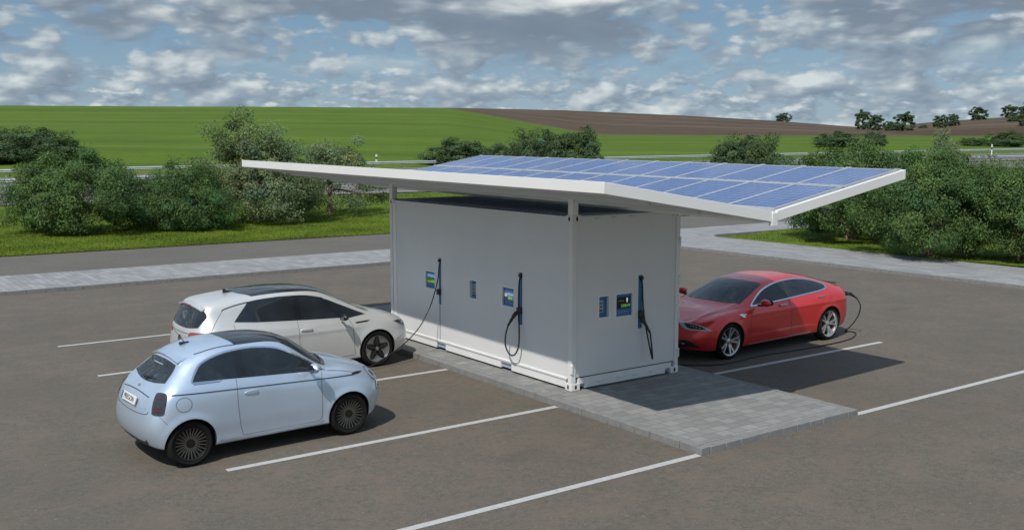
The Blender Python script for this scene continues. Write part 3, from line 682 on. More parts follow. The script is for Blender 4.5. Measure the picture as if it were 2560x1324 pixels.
def build_body(stations, nose_dx, tail_dx, wheels, r_arch, paint_m, parent, post=None, y_in=0.5, crease=()):
    bm = cage(stations, nose_dx, tail_dx); me = bpy.data.meshes.new('body'); bm.to_mesh(me); bm.free()
    o = link('body', me, [paint_m, M['dark'], M['black']], parent)
    md = o.modifiers.new('s', 'SUBSURF'); md.levels = md.render_levels = 3
    n = len(me.vertices); tgt = np.empty(n*3); me.vertices.foreach_get('co', tgt); cur = tgt.copy()
    for it in range(3):   # push the cage so that the limit surface passes through the table's points
        bpy.context.view_layer.update(); ev = o.evaluated_get(bpy.context.evaluated_depsgraph_get()); em = ev.to_mesh()
        co = np.empty(len(em.vertices)*3); em.vertices.foreach_get('co', co); ev.to_mesh_clear()
        cur += 0.75*(tgt-co[:n*3]); me.vertices.foreach_set('co', cur); me.update()
    bpy.context.view_layer.update(); ev = o.evaluated_get(bpy.context.evaluated_depsgraph_get())
    m2 = bpy.data.meshes.new_from_object(ev); m2.name = 'body'; o.modifiers.clear(); o.data = m2
    co = np.empty(len(m2.vertices)*3); m2.vertices.foreach_get('co', co); co = co.reshape(-1, 3)
    for wx, wz_ in wheels:   # flared lips round the wheel openings
        dist = np.hypot(co[:, 0]-wx, co[:, 2]-wz_); k = np.exp(-((dist-r_arch)/0.055)**2)*(np.abs(co[:, 1]) > 0.55)
        co[:, 1] += np.sign(co[:, 1])*0.016*k
    if post: co = post(co)
    m2.vertices.foreach_set('co', co.ravel()); m2.update()
    bmt = bmesh.new(); bmt.from_mesh(m2); bvh = BVHTree.FromBMesh(bmt); bmt.free()
    cut = MB()
    for wx, wz_ in wheels:
        for sgn in (-1, 1):
            prof = [(wx+r_arch*math.cos(a), wz_+r_arch*math.sin(a)) for a in np.linspace(0, 2*math.pi, 72, endpoint=False)]
            cut.prism(prof, 1, *sorted((sgn*y_in, sgn*1.3)))
    co_ = cut.build('cut', M['dark'], parent)
    bo = o.modifiers.new('b', 'BOOLEAN'); bo.operation = 'DIFFERENCE'; bo.object = co_; bo.solver = 'EXACT'
    bpy.context.view_layer.update(); ev = o.evaluated_get(bpy.context.evaluated_depsgraph_get())
    m3 = bpy.data.meshes.new_from_object(ev); m3.name = 'body'; o.modifiers.clear(); o.data = m3; bpy.data.objects.remove(co_)
    m3.materials.clear()
    for mm in (paint_m, M['dark'], M['black']): m3.materials.append(mm)
    for p in m3.polygons:
        c = p.center; mi = 0
        for wx, wz_ in wheels:
            dd = math.hypot(c.x-wx, c.z-wz_)
            if dd < r_arch+0.003 and (abs(abs(c.y)-y_in) < 2e-3 or (abs(dd-r_arch) < 0.006 and ((c.x-wx)*p.normal.x+(c.z-wz_)*p.normal.z) < -0.7*dd)): mi = 1
        if p.normal.z < -0.75 and c.z < 0.3: mi = 2
        p.material_index = mi
    smooth(m3, 38)
    return o, bvh
def curve2(pts, n=6):
    """closed 2-D outline; entries (u,v) are smooth, (u,v,1) are corners"""
    N_ = len(pts); out = []
    P = [Vector(p[:2]) for p in pts]; cor = [len(p) > 2 for p in pts]
    for i in range(N_):
        b, c = P[i], P[(i+1) % N_]
        a = P[i-1] if not cor[i] else b-(c-b); d = P[(i+2) % N_] if not cor[(i+1) % N_] else c+(c-b)
        for k in range(n):
            t = k/n; out.append(0.5*((2*b)+(c-a)*t+(2*a-5*b+4*c-d)*t*t+(3*b-a-3*c+d)*t**3))
    return out
AX = {'R': (Vector((0, 1, 0)), Vector((1, 0, 0)), Vector((0, 0, 1))), 'L': (Vector((0, -1, 0)), Vector((1, 0, 0)), Vector((0, 0, 1))),
      'T': (Vector((0, 0, -1)), Vector((1, 0, 0)), Vector((0, 1, 0))), 'B': (Vector((1, 0, 0)), Vector((0, 1, 0)), Vector((0, 0, 1))),
      'F': (Vector((-1, 0, 0)), Vector((0, 1, 0)), Vector((0, 0, 1)))}
def diag(dirv):
    d = Vector(dirv).normalized(); u = d.cross(Vector((0, 0, 1))).normalized(); v = u.cross(d).normalized(); return d, u, v
def decal(name, bvh, view, outline, mat, parent, off=0.004, step=0.045, thick=0.0, org=(0, 0, 0)):
    """a panel trimmed to a 2-D outline and laid on the body surface"""
    if isinstance(outline[0], list):
        os_ = [decal(name, bvh, view, q, mat, None, off, step, thick, org) for q in outline]; bm = bmesh.new()
        for o in os_: bm.from_mesh(o.data); bpy.data.objects.remove(o)
        me = bpy.data.meshes.new(name); bm.to_mesh(me); bm.free(); smooth(me); return link(name, me, mat, parent)
    dr, U, V = AX[view] if isinstance(view, str) else view
    org = Vector(org); pts = [Vector(p[:2]) for p in outline]; dense = []
    for i, p in enumerate(pts):
        q = pts[(i+1) % len(pts)]; k = max(1, int((q-p).length/step)); dense += [p+(q-p)*j/k for j in range(k)]
    nb = len(dense); us = [p.x for p in dense]; vs = [p.y for p in dense]
    gu = np.arange(min(us)+step/2, max(us), step); gv = np.arange(min(vs)+step/2, max(vs), step)
    pts2 = dense+[Vector((a, b)) for a in gu for b in gv]
    if len(pts2) > 6000: return None
    co, _, fs, *_r = delaunay_2d_cdt(pts2, [(i, (i+1) % nb) for i in range(nb)], [], 1, 1e-6)
    v3 = []
    for c in co:
        o = org+U*c.x+V*c.y-dr*4; hit, nrm, *_ = bvh.ray_cast(o, dr)
        if hit is None or (hit-o).length > 5.2:
            hit, nrm, *_ = bvh.find_nearest(org+U*c.x+V*c.y-dr*1.0)
        if nrm.dot(dr) > 0: nrm = -nrm
        v3.append(hit+nrm*off)
    me = bpy.data.meshes.new(name); me.from_pydata(v3, [], [tuple(f) for f in fs])
    bm = bmesh.new(); bm.from_mesh(me)
    for f in bm.faces:
        if f.normal.dot(dr) > 0: f.normal_flip()
    bm.to_mesh(me); bm.free(); smooth(me)
    return link(name, me, mat, parent)
def ribbon(pts, wd, n=6, closed=False):
    """2-D polyline to a thin outline"""
    P = [Vector(p) for p in pts]
    if n > 1 and len(P) > 2:
        Q = [P[0]*2-P[1]]+P+[P[-1]*2-P[-2]]; o = []
        for i in range(1, len(Q)-2):
            a, b, c, d = Q[i-1:i+3]
            for k in range(n):
                t = k/n; o.append(0.5*((2*b)+(c-a)*t+(2*a-5*b+4*c-d)*t*t+(3*b-a-3*c+d)*t**3))
        P = o+[Q[-2]]
    L_, R_ = [], []
    for i, p in enumerate(P):
        t = (P[min(i+1, len(P)-1)]-P[max(i-1, 0)]).normalized(); nn = Vector((-t.y, t.x)); L_.append(p+nn*wd/2); R_.append(p-nn*wd/2)
    return L_+R_[::-1]
def ring2(outline, wd):
    """closed outline -> list of quads strips as one outline pair is not simple, so return ribbon of the closed curve"""
    n = len(outline); h = n//2
    return [ribbon([tuple(p) for p in outline[:h+1]], wd, 1), ribbon([tuple(p) for p in outline[h:]]+[tuple(outline[0])], wd, 1)]
def ribbons(name, bvh, items, mat, parent, off=0.003, step=0.05):
    """several thin lines, each a part of its own"""
    return [decal(name, bvh, view, ribbon(pts, wd, n), mat, parent, off, step) for view, pts, wd, n in items]

def make_wheel(R_, w_, rim_r, style, mats):
    """returns (tyre, rim, spokes) MB builders; axis along Y, outer face at -Y"""
    ty = MB(); h = w_/2; b = 0.02
    ty.lathe([(rim_r-0.005, -h+0.012), (rim_r+0.02, -h+0.002), (R_*0.86, -h-0.006), (R_-0.022, -h+0.008), (R_-0.004, -h+0.035), (R_, -h+0.06), (R_, h-0.06), (R_-0.004, h-0.035), (R_*0.86, h), (rim_r, h-0.01)], 72)
    rm = MB(); rm.lathe([(rim_r-0.006, -h+0.010), (rim_r+0.004, -h+0.002), (rim_r+0.006, -h+0.012), (rim_r-0.016, -h+0.018), (rim_r-0.026, -h+0.05), (rim_r-0.03, h-0.02)], 72)
    bk = MB(); bk.lathe([(0.0, -h+0.11), (rim_r-0.028, -h+0.11)], 36); bk.lathe([(0.0, -h+0.075), (0.13, -h+0.075), (0.13, -h+0.095), (0.0, -h+0.095)], 36)
    sp = MB()
    def spoke(a, r0, r1, w0, w1, y0, y1, th=0.022, da=0.0, mi=0):
        ca, sa = math.cos(a), math.sin(a); cb, sb = math.cos(a+da), math.sin(a+da)
        def q(r, wd, y, c, s): return [(r*c-wd*s, y, r*s+wd*c), (r*c+wd*s, y, r*s-wd*c)]
        A0, A1 = q(r0, w0, y0, ca, sa), q(r1, w1, y1, cb, sb); B0, B1 = q(r0, w0*1.2, y0+th, ca, sa), q(r1, w1*1.2, y1+th, cb, sb)
        sp.hexa([B0[0], B0[1], B1[1], B1[0], A0[0], A0[1], A1[1], A1[0]], mi)
    yo = -h+0.016
    if style == 'multi':
        for k in range(24):
            a = 2*math.pi*k/24; spoke(a, 0.05, rim_r-0.012, 0.0075, 0.0055, yo+0.02, yo, 0.02, 0.0, 0); spoke(a+2*math.pi/48, 0.05, rim_r-0.014, 0.004, 0.004, yo+0.03, yo+0.012, 0.02, 0.0, 1)
        sp.lathe([(0, yo+0.008), (0.058, yo+0.010), (0.062, yo+0.03), (0.062, yo+0.05)], 32, 1)
    if style == 'star':
        for k in range(5):   # five dark blade panels between broad silver windows
            a = 2*math.pi*k/5+math.pi/2
            n_ = [(0.035, -0.55), (rim_r*0.50, -0.50), (rim_r*0.90, -0.16), (rim_r*0.93, 0.0), (rim_r*0.90, 0.16), (rim_r*0.50, 0.50), (0.035, 0.55)]
            pl = [(r*math.cos(a+t), r*math.sin(a+t)) for r, t in n_]
            sp.prism(pl, 1, yo+0.006+0.0005*k, yo+0.03, 1)
            spoke(a, 0.04, rim_r-0.012, 0.015, 0.020, yo+0.001, yo-0.002, 0.02, 0.0, 2)
        sp.lathe([(rim_r*0.40, yo+0.032), (rim_r-0.012, yo+0.012), (rim_r-0.012, yo+0.02), (rim_r*0.40, yo+0.04)], 60, 0, True)
        sp.lathe([(0, yo-0.006), (0.030, yo-0.006), (0.036, yo+0.006), (0.036, yo+0.03)], 28, 0)
    if style == 'twin':
        for k in range(5):
            a = 2*math.pi*k/5+math.pi/2
            for d_ in (-1, 1): spoke(a+d_*0.10, 0.06, rim_r-0.012, 0.018, 0.017, yo+0.032, yo, 0.03, d_*0.10, 0)
        sp.lathe([(0, yo+0.024), (0.032, yo+0.024), (0.052, yo+0.032), (0.06, yo+0.06)], 32, 0)
    return ty, rm, bk, sp
def put_wheels(parent, R_, w_, rim_r, style, pos, rimm, spokem, caliper=None):
    ty, rm, bk, sp = make_wheel(R_, w_, rim_r, style, None)
    base = None
    for (x, y) in pos:
        if base is None:
            base = bk.build('wheel', M['dark'], parent, sm=40)
            ty.build('tyre', M['tyre'], base, sm=35); rm.build('rim', rimm, base, sm=40)
            sp.build('spokes', spokem, base, sm=30)
            if caliper: MB().box(0.08, 0.15, -w_/2+0.07, -w_/2+0.10, -0.07, 0.07).build('brake_caliper', caliper, base)
            o = base
        else: o = copy_tree(base, parent)
        o.location = (x, y, R_); o.rotation_euler = (0, 0.35*x, 0) if y < 0 else (0, 0.3, math.pi)
def mirror(parent, pos, size, mat_cap, side, bvh=None):
    """door mirror: rounded housing, dark glass face, short stalk"""
    m = MB(); L_, D_, H_ = size; vs = []; nu, nv = 10, 14
    for i in range(nu+1):
        f = i/nu; r_ = math.sin(math.pi*min(1, 0.06+f*0.94)*0.5+0.0) if f < 0.5 else math.sin(math.pi*(0.53+0.47*(f-0.5)*0.0))
        r_ = (1-abs(2*f-0.9)**3.0*0.9); r_ = max(r_, 0.10)
        for k in range(nv):
            a = 2*math.pi*k/nv; vs.append((D_*(0.5*math.cos(a) if math.cos(a) > 0 else 0.42*math.cos(a))*r_, side*(f-0.1)*L_, H_*0.5*math.sin(a)*r_*(1.0-0.15*f)))
    fs = [(i*nv+k, i*nv+(k+1) % nv, (i+1)*nv+(k+1) % nv, (i+1)*nv+k) for i in range(nu) for k in range(nv)]+[tuple(range(nv)), tuple(range(nu*nv, (nu+1)*nv))]
    m.add(vs, fs); o = m.build('mirror', mat_cap, parent, sm=70); o.location = pos
    g_ = MB(); pl = [(side*(0.47*L_+0.40*L_*math.cos(a)), H_*0.38*math.sin(a)) for a in np.linspace(0, 2*math.pi, 18, endpoint=False)]
    g_.prism(pl, 0, -D_*0.435, -D_*0.39); g_.build('mirror_glass', M['glass'], o)
    s_ = MB(); s_.tube([(0.01, -side*0.10, -H_*0.42), (0.005, side*0.04, -H_*0.34), (0, side*0.10, -H_*0.25)], [0.022, 0.024, 0.018], 8); s_.build('mirror_stalk', M['black'], o, sm=60)
    return o

def rows(xs, ys, zs): return list(zip(xs, ys, zs))
def full(x, low, up, xr=None):
    """station: low = (r1..r5 (y,z)) , up = r6..r10 (y,z[,x])"""
    out = [(x, 0.0, low[0][1])]
    for p in list(low)+list(up): out.append((p[2] if len(p) > 2 else x, p[0], p[1]))
    return out

# ---- small pale blue three-door hatchback (front axle at x=0, nose towards +x)
ST_BLUE = [
 rows([.47, .50, .60, .655, .665, .645, .60, .55, .50, .47, .46], [0, .40, .45, .48, .48, .46, .42, .36, .28, .15, 0], [.20, .20, .28, .42, .55, .69, .79, .85, .885, .90, .905]),
 rows([.35, .40, .46, .50, .50, .475, .43, .37, .33, .30, .29], [0, .60, .68, .70, .71, .70, .67, .58, .46, .24, 0], [.19, .20, .28, .42, .55, .69, .80, .89, .935, .96, .965]),
 rows([.15, .22, .26, .28, .28, .26, .24, .19, .16, .13, .12], [0, .66, .765, .80, .815, .80, .75, .645, .515, .27, 0], [.19, .20, .28, .42, .55, .71, .845, .935, .978, 1.0, 1.005]),
 rows([0, 0, 0, 0, 0, 0, -.01, -.03, -.06, -.07, -.07], [0, .68, .80, .83, .838, .818, .765, .68, .55, .30, 0], [.19, .20, .28, .42, .58, .76, .895, .965, 1.008, 1.03, 1.035]),
 rows([-.34, -.34, -.34, -.34, -.34, -.34, -.34, -.38, -.34, -.22, -.17], [0, .68, .79, .815, .818, .805, .762, .69, .615, .34, 0], [.19, .20, .26, .42, .60, .79, .935, 1.0, 1.035, 1.055, 1.06]),
 rows([-.64, -.64, -.64, -.64, -.64, -.64, -.64, -.64, -.63, -.50, -.46], [0, .68, .78, .805, .806, .793, .748, .672, .60, .31, 0], [.19, .20, .27, .44, .62, .82, .97, 1.10, 1.215, 1.265, 1.275]),
 rows([-.98]*8+[-.98, -.87, -.83], [0, .68, .775, .80, .80, .79, .74, .645, .555, .285, 0], [.19, .20, .27, .44, .62, .84, .985, 1.23, 1.415, 1.463, 1.473]),
 rows([-1.35]*11, [0, .68, .775, .80, .80, .79, .738, .64, .54, .285, 0], [.19, .20, .27, .44, .62, .87, 1.03, 1.25, 1.44, 1.503, 1.515]),
 rows([-1.80]*11, [0, .68, .79, .82, .82, .80, .738, .632, .53, .275, 0], [.19, .20, .28, .45, .64, .90, 1.055, 1.26, 1.435, 1.496, 1.506]),
 rows([-2.25, -2.25, -2.25, -2.25, -2.25, -2.23, -2.20, -2.12, -2.05, -2.08, -2.09], [0, .68, .80, .838, .842, .815, .735, .62, .505, .265, 0], [.19, .20, .28, .45, .65, .92, 1.08, 1.25, 1.388, 1.448, 1.458]),
 rows([-2.55, -2.55, -2.57, -2.58, -2.57, -2.52, -2.43, -2.32, -2.22, -2.26, -2.27], [0, .66, .79, .82, .822, .795, .715, .60, .48, .255, 0], [.23, .24, .30, .45, .66, .92, 1.06, 1.20, 1.338, 1.393, 1.403]),
 rows([-2.60, -2.67, -2.72, -2.75, -2.735, -2.66, -2.565, -2.44, -2.335, -2.355, -2.36], [0, .60, .70, .735, .735, .695, .63, .535, .45, .25, 0], [.25, .26, .32, .47, .66, .91, 1.045, 1.17, 1.275, 1.325, 1.333]),
 rows([-2.70, -2.74, -2.80, -2.835, -2.805, -2.735, -2.635, -2.51, -2.40, -2.41, -2.415], [0, .42, .48, .52, .52, .50, .46, .42, .37, .22, 0], [.27, .28, .34, .50, .70, .90, 1.005, 1.11, 1.215, 1.256, 1.262])]
def car(name, label, loc, rz):
    e = empty(name, loc, rz); tag(e, label, 'car'); return e
M['p_blue'] = paint('pale_blue_metallic', (0.58, 0.69, 0.83), rough=0.36, metal=0.62)
M['p_white'] = paint('warm_white_paint', (0.66, 0.66, 0.645), rough=0.36, metal=0.40)
M['p_red'] = paint('red_multicoat', (0.68, 0.030, 0.028), rough=0.33, metal=0.38)
M['lampdark'] = plain('smoked_lamp', (0.030, 0.030, 0.034), 0.12, coat=1.0); M['lampred'] = plain('red_lamp_lens', (0.30, 0.022, 0.028), 0.2, coat=1.0)
M['lampclear'] = plain('clear_lamp', (0.40, 0.46, 0.52), 0.12, coat=1.0); M['rimdark'] = plain('dark_alloy', (0.030, 0.029, 0.028), 0.32, metal=0.7)
M['barred'] = plain('dim_red_bar', (0.10, 0.014, 0.018), 0.3)
M['rimgrey'] = plain('grey_alloy', (0.34, 0.34, 0.345), 0.35, metal=0.8, var=0.05)
M['rimsilver'] = plain('silver_alloy', (0.62, 0.63, 0.64), 0.30, metal=0.85, var=0.05); M['plate'] = plain('number_plate', (0.66, 0.66, 0.63), 0.5); M['plateblue'] = plain('plate_blue_band', (0.05, 0.05, 0.32), 0.5)
M['bronze'] = plain('dark_trim_strip', (0.070, 0.068, 0.066), 0.3, metal=0.5); M['bluechrome'] = plain('sky_tinted_chrome', (0.62, 0.66, 0.72), 0.2, metal=1.0)
M['spk_multi'] = plain('machined_spokes', (0.20, 0.195, 0.185), 0.3, metal=0.85, var=0.08)
M['cowl'] = plain('cowl_plastic', (0.10, 0.085, 0.072), 0.7, var=0.15, scale=20)
M['caliper'] = plain('red_caliper', (0.45, 0.02, 0.015), 0.4)

def panel_set(e, name, bvh, view, outline, mat, **k): return decal(name, bvh, view, outline, mat, e, **k)

def blue_car():
    e = car('hatchback_car', 'pale blue three door hatchback with a dark glass roof parked nearest the camera', (-3.95, 1.03, 0), math.atan2(0.115, 2.31))
    WR = 0.305; wh = [(0, WR), (-2.322, WR)]
    body, bvh = build_body(ST_BLUE, 0.028, -0.028, wh, 0.338, M['p_blue'], e)
    side = [(-.36, .985, 1), (-.60, 1.135), (-.86, 1.285), (-1.06, 1.362), (-1.35, 1.398), (-1.68, 1.387), (-1.90, 1.345), (-2.08, 1.275), (-2.18, 1.175), (-2.245, 1.088, 1), (-2.0, 1.078), (-1.55, 1.052, 1), (-.95, 1.018)]
    for v in 'RL':
        sw = panel_set(e, 'side_window', bvh, v, curve2(side, 5), M['glass'], off=0.004)
        decal('window_trim', bvh, v, ribbon([(-.33, .98), (-.60, 1.148), (-.86, 1.298), (-1.06, 1.376), (-1.35, 1.412), (-1.68, 1.401), (-1.91, 1.358), (-2.093, 1.284), (-2.197, 1.18), (-2.262, 1.082)], 0.020), M['chrome'], sw, 0.007)
        decal('window_trim', bvh, v, [(-2.262, 1.083), (-2.24, 1.056), (-1.90, 1.046), (-1.84, 1.068)], M['bluechrome'], sw, 0.007)
        decal('pillar', bvh, v, [(-1.50, 1.055), (-1.63, 1.06), (-1.63, 1.39), (-1.52, 1.393)], M['roofglass'], sw, 0.006)
        panel_set(e, 'trim_strip', bvh, v, ribbon([(.10, .862), (-.4, .875), (-1.2, .905), (-2.0, .942), (-2.4, .962), (-2.54, .966)], 0.013), M['bronze'], off=0.006)
        ribbons('panel_gap', bvh, [(v, [(-.40, .98), (-.43, .80), (-.43, .5), (-.44, .33), (-.50, .285)], .006, 5), (v, [(-1.66, 1.05), (-1.67, .8), (-1.66, .6), (-1.64, .42), (-1.60, .29)], .006, 5),
                                   (v, [(-.50, .285), (-1.1, .285), (-1.60, .29)], .006, 3), (v, [(-2.70, .72), (-2.66, .66), (-2.62, .61)], .005, 3), (v, [(-.30, .97), (-.05, .93), (.12, .885)], .006, 4)], M['seam'], e)
        circ = [(-2.40+.100*math.cos(a), .835+.090*math.sin(a)) for a in np.linspace(0, 2*math.pi, 30)]
        if v == 'R': decal('charge_flap', bvh, v, ring2(circ[:-1], .007), M['seam'], e, 0.003)
        sg = 1 if v == 'L' else -1
        h = MB(); h.prism([(-1.57, .865), (-1.57, .845), (-1.54, .832), (-1.42, .832), (-1.385, .845), (-1.385, .880), (-1.41, .885), (-1.53, .878)], 1, *sorted((sg*.79, sg*.812))); h.build('door_handle', M['p_blue'], e, bevel=0.006)
        panel_set(e, 'fender_vent', bvh, v, curve2([(.06, .880, 1), (.15, .893), (.27, .878, 1), (.18, .862), (.10, .862)], 4), M['black'], off=0.005)
        hp = [(.40+.115*math.cos(a), .745+.085*math.sin(a)) for a in np.linspace(0, 2*math.pi, 24, endpoint=False)]
        # round headlamps on the wings, small lamps below
        vd = diag((-0.72, -sg*0.62, -0.25))
        for nm, (cx_, cy_, cz_), r_ in (('headlight', (.43, sg*.60, .80), .105), ('fog_light', (.50, sg*.60, .60), .065)):
            o_ = [(r_*math.cos(a), r_*math.sin(a)) for a in np.linspace(0, 2*math.pi, 28, endpoint=False)]
            hl = decal(nm, bvh, vd, o_, M['lampclear'], e, 0.006, 0.03, org=(cx_, cy_, cz_))
            decal('lamp_ring', bvh, vd, ring2(o_, 0.018), M['chrome'], hl, 0.010, 0.03, org=(cx_, cy_, cz_))
            o2 = [(r_*.45*math.cos(a), r_*.45*math.sin(a)) for a in np.linspace(0, 2*math.pi, 20, endpoint=False)]
            decal('lamp_bulb', bvh, vd, o2, M['lampdark'], hl, 0.010, 0.03, org=(cx_, cy_, cz_))
        # tail lamp wrapped round the corner
        vt = diag((0.80, -sg*0.60, 0))
        tl = decal('tail_light', bvh, vt, curve2([(-.070, -.125), (.06, -.13), (.085, -.08), (.09, .08), (.055, .125), (-.065, .125), (-.09, .08), (-.09, -.08)], 5), M['lampdark'], e, 0.010, 0.03, org=(-2.66, sg*.69, .860))
        for zz in (-.085, -.045, .065): decal('lamp_bar', bvh, vt, [(-.05, zz-.007), (.04, zz-.007), (.04, zz+.007), (-.05, zz+.007)], M['barred'], tl, 0.017, 0.03, org=(-2.66, sg*.69, .860))
        mirror(e, (-.60, sg*.86, 1.075), (.19, .15, .15), M['p_blue'], sg)
        a_ = ribbons('roof_groove', bvh, [('T', [(-.95, sg*.505), (-1.4, sg*.495), (-1.8, sg*.485), (-2.0, sg*.475), (-2.11, sg*.455)], .012, 5)], M['bronze'], e, 0.005)
    ws = curve2([(-.175, 0), (-.20, .27), (-.335, .60, 1), (-.60, .585), (-.93, .515, 1), (-.85, .27), (-.83, 0), (-.85, -.27), (-.93, -.515, 1), (-.60, -.585), (-.335, -.60, 1), (-.20, -.27)], 5)
    panel_set(e, 'windscreen', bvh, 'T', ws, M['glass'], off=0.004)
    panel_set(e, 'cowl', bvh, 'T', curve2([(-.10, 0), (-.13, .28), (-.275, .60, 1), (-.335, .60, 1), (-.205, .27), (-.178, 0), (-.205, -.27), (-.335, -.60, 1), (-.275, -.60, 1), (-.13, -.28)], 4), M['cowl'], off=0.006)
    panel_set(e, 'roof_window', bvh, 'T', curve2([(-.80, 0), (-.82, .27), (-.93, .508, 1), (-1.3, .49), (-1.57, .478, 1), (-1.60, .26), (-1.61, 0), (-1.60, -.26), (-1.57, -.478, 1), (-1.3, -.49), (-.93, -.508, 1), (-.82, -.27)], 5), M['roofglass'], off=0.003)
    panel_set(e, 'rear_window', bvh, 'B', curve2([(-.43, 1.275, 1), (-.2, 1.315), (.2, 1.315), (.43, 1.275, 1), (.505, 1.16), (.55, 1.085, 1), (.30, 1.055), (0, 1.045), (-.30, 1.055), (-.55, 1.085, 1), (-.505, 1.16)], 5), M['glass'], off=0.005)
    sp = MB(); vs = []
    for y in np.linspace(-.46, .46, 13):
        k = 1-(y/.46)**2*0.35
        for x, dz in ((-2.14, .010), (-2.29-.08*k, -.055), (-2.29-.08*k, -.072), (-2.16, -.05)):
            vs.append((x, y, 1.437-.065*(y/.46)**2+dz-0.004))
    sp.add(vs, [(i*4+k, i*4+(k+1) % 4, (i+1)*4+(k+1) % 4, (i+1)*4+k) for i in range(12) for k in range(4)]+[(0, 1, 2, 3), (48, 49, 50, 51)])
    sp.build('spoiler', M['p_blue'], e, sm=35)
    wp = MB(); wp.tube(spline([(-2.62, -.02, 1.05), (-2.60, -.04, 1.08), (-2.55, .22, 1.12)], 5), .009, 6); wp.lathe([(0, 0), (.03, 0), (.03, .02), (0, .02)], 12)
    wip = MB(); wip.tube([(-2.60, .02, 1.095), (-2.565, -.20, 1.115)], .008, 6); wip.tube([(-2.615, .03, 1.085), (-2.59, .02, 1.10)], .018, 8); wip.build('wiper', M['black'], e)
    fw = MB(); fw.tube(spline([(-.14, .42, 1.035), (-.155, .1, 1.072), (-.21, -.28, 1.068)], 5), .012, 6); fw.build('wiper', M['black'], e); fw = MB(); fw.tube(spline([(-.15, -.05, 1.075), (-.20, -.3, 1.07), (-.32, -.54, 1.05)], 5), .012, 6); fw.build('wiper', M['black'], e)
    an = MB(); an.box(-2.13, -2.00, -.02, .02, 1.455, 1.488); an.tube([(-2.06, 0, 1.48), (-2.20, 0, 1.68)], [.006, .003], 6); an.build('antenna', M['black'], e, bevel=0.008)
    pb = MB(); vs = curve2([(-.30, .02), (0, .035), (.30, .02), (.26, .0), (0, .012), (-.26, 0)], 4)
    panel_set(e, 'hatch_crease', bvh, 'B', ribbon([(-.48, .915), (-.25, .935), (0, .942), (.25, .935), (.48, .915)], .010), M['bronze'], off=0.005)
    panel_set(e, 'hatch_gap', bvh, 'B', ribbon([(-.58, .76), (-.54, .72), (-.3, .70), (0, .695), (.3, .70), (.54, .72), (.58, .76)], .010), M['seam'], off=0.004)
    panel_set(e, 'rear_emblem', bvh, 'B', [(-.03, 1.00), (.05, 1.00), (.05, .975), (-.03, .975)], M['chrome'], off=0.005)
    panel_set(e, 'hatch_badge', bvh, 'B', ribbon([(-.50, .775), (-.40, .77)], .020, 1), plain('blue_badge', (0.12, 0.42, 0.80), 0.4), off=0.005)
    pl = MB(); pl.box(-.012, .004, -.26, .26, -.055, .055); p = pl.build('number_plate', M['plate'], e, bevel=0.004); p.location = (-2.818, .02, .835); p.rotation_euler = (0, R(20), 0)
    bb = MB(); bb.box(-.014, -.0125, .215, .255, -.05, .05); bb.build('plate_band', M['plateblue'], p)
    me = text_mesh('PREGON', .095, 'plate_text'); t = link('plate_text', me, M['black'], p); t.location = (-.0135, -.02, 0); t.rotation_euler = (R(90), 0, R(-90))
    panel_set(e, 'bumper_insert', bvh, 'B', curve2([(-.56, .40, 1), (-.45, .345), (0, .345), (.45, .345), (.56, .40, 1), (.50, .30), (0, .275), (-.50, .30)], 4), M['black'], off=0.006)
    panel_set(e, 'sill', bvh, 'R', [(-.40, .285), (-1.93, .285), (-1.93, .20), (-.40, .20)], M['p_blue'], off=0.003)
    put_wheels(e, WR, .195, .218, 'multi', [(0, -.722), (-2.322, -.722), (0, .722), (-2.322, .722)], M['rimdark'], [M['spk_multi'], M['rimdark']])
    return e
blue_car()

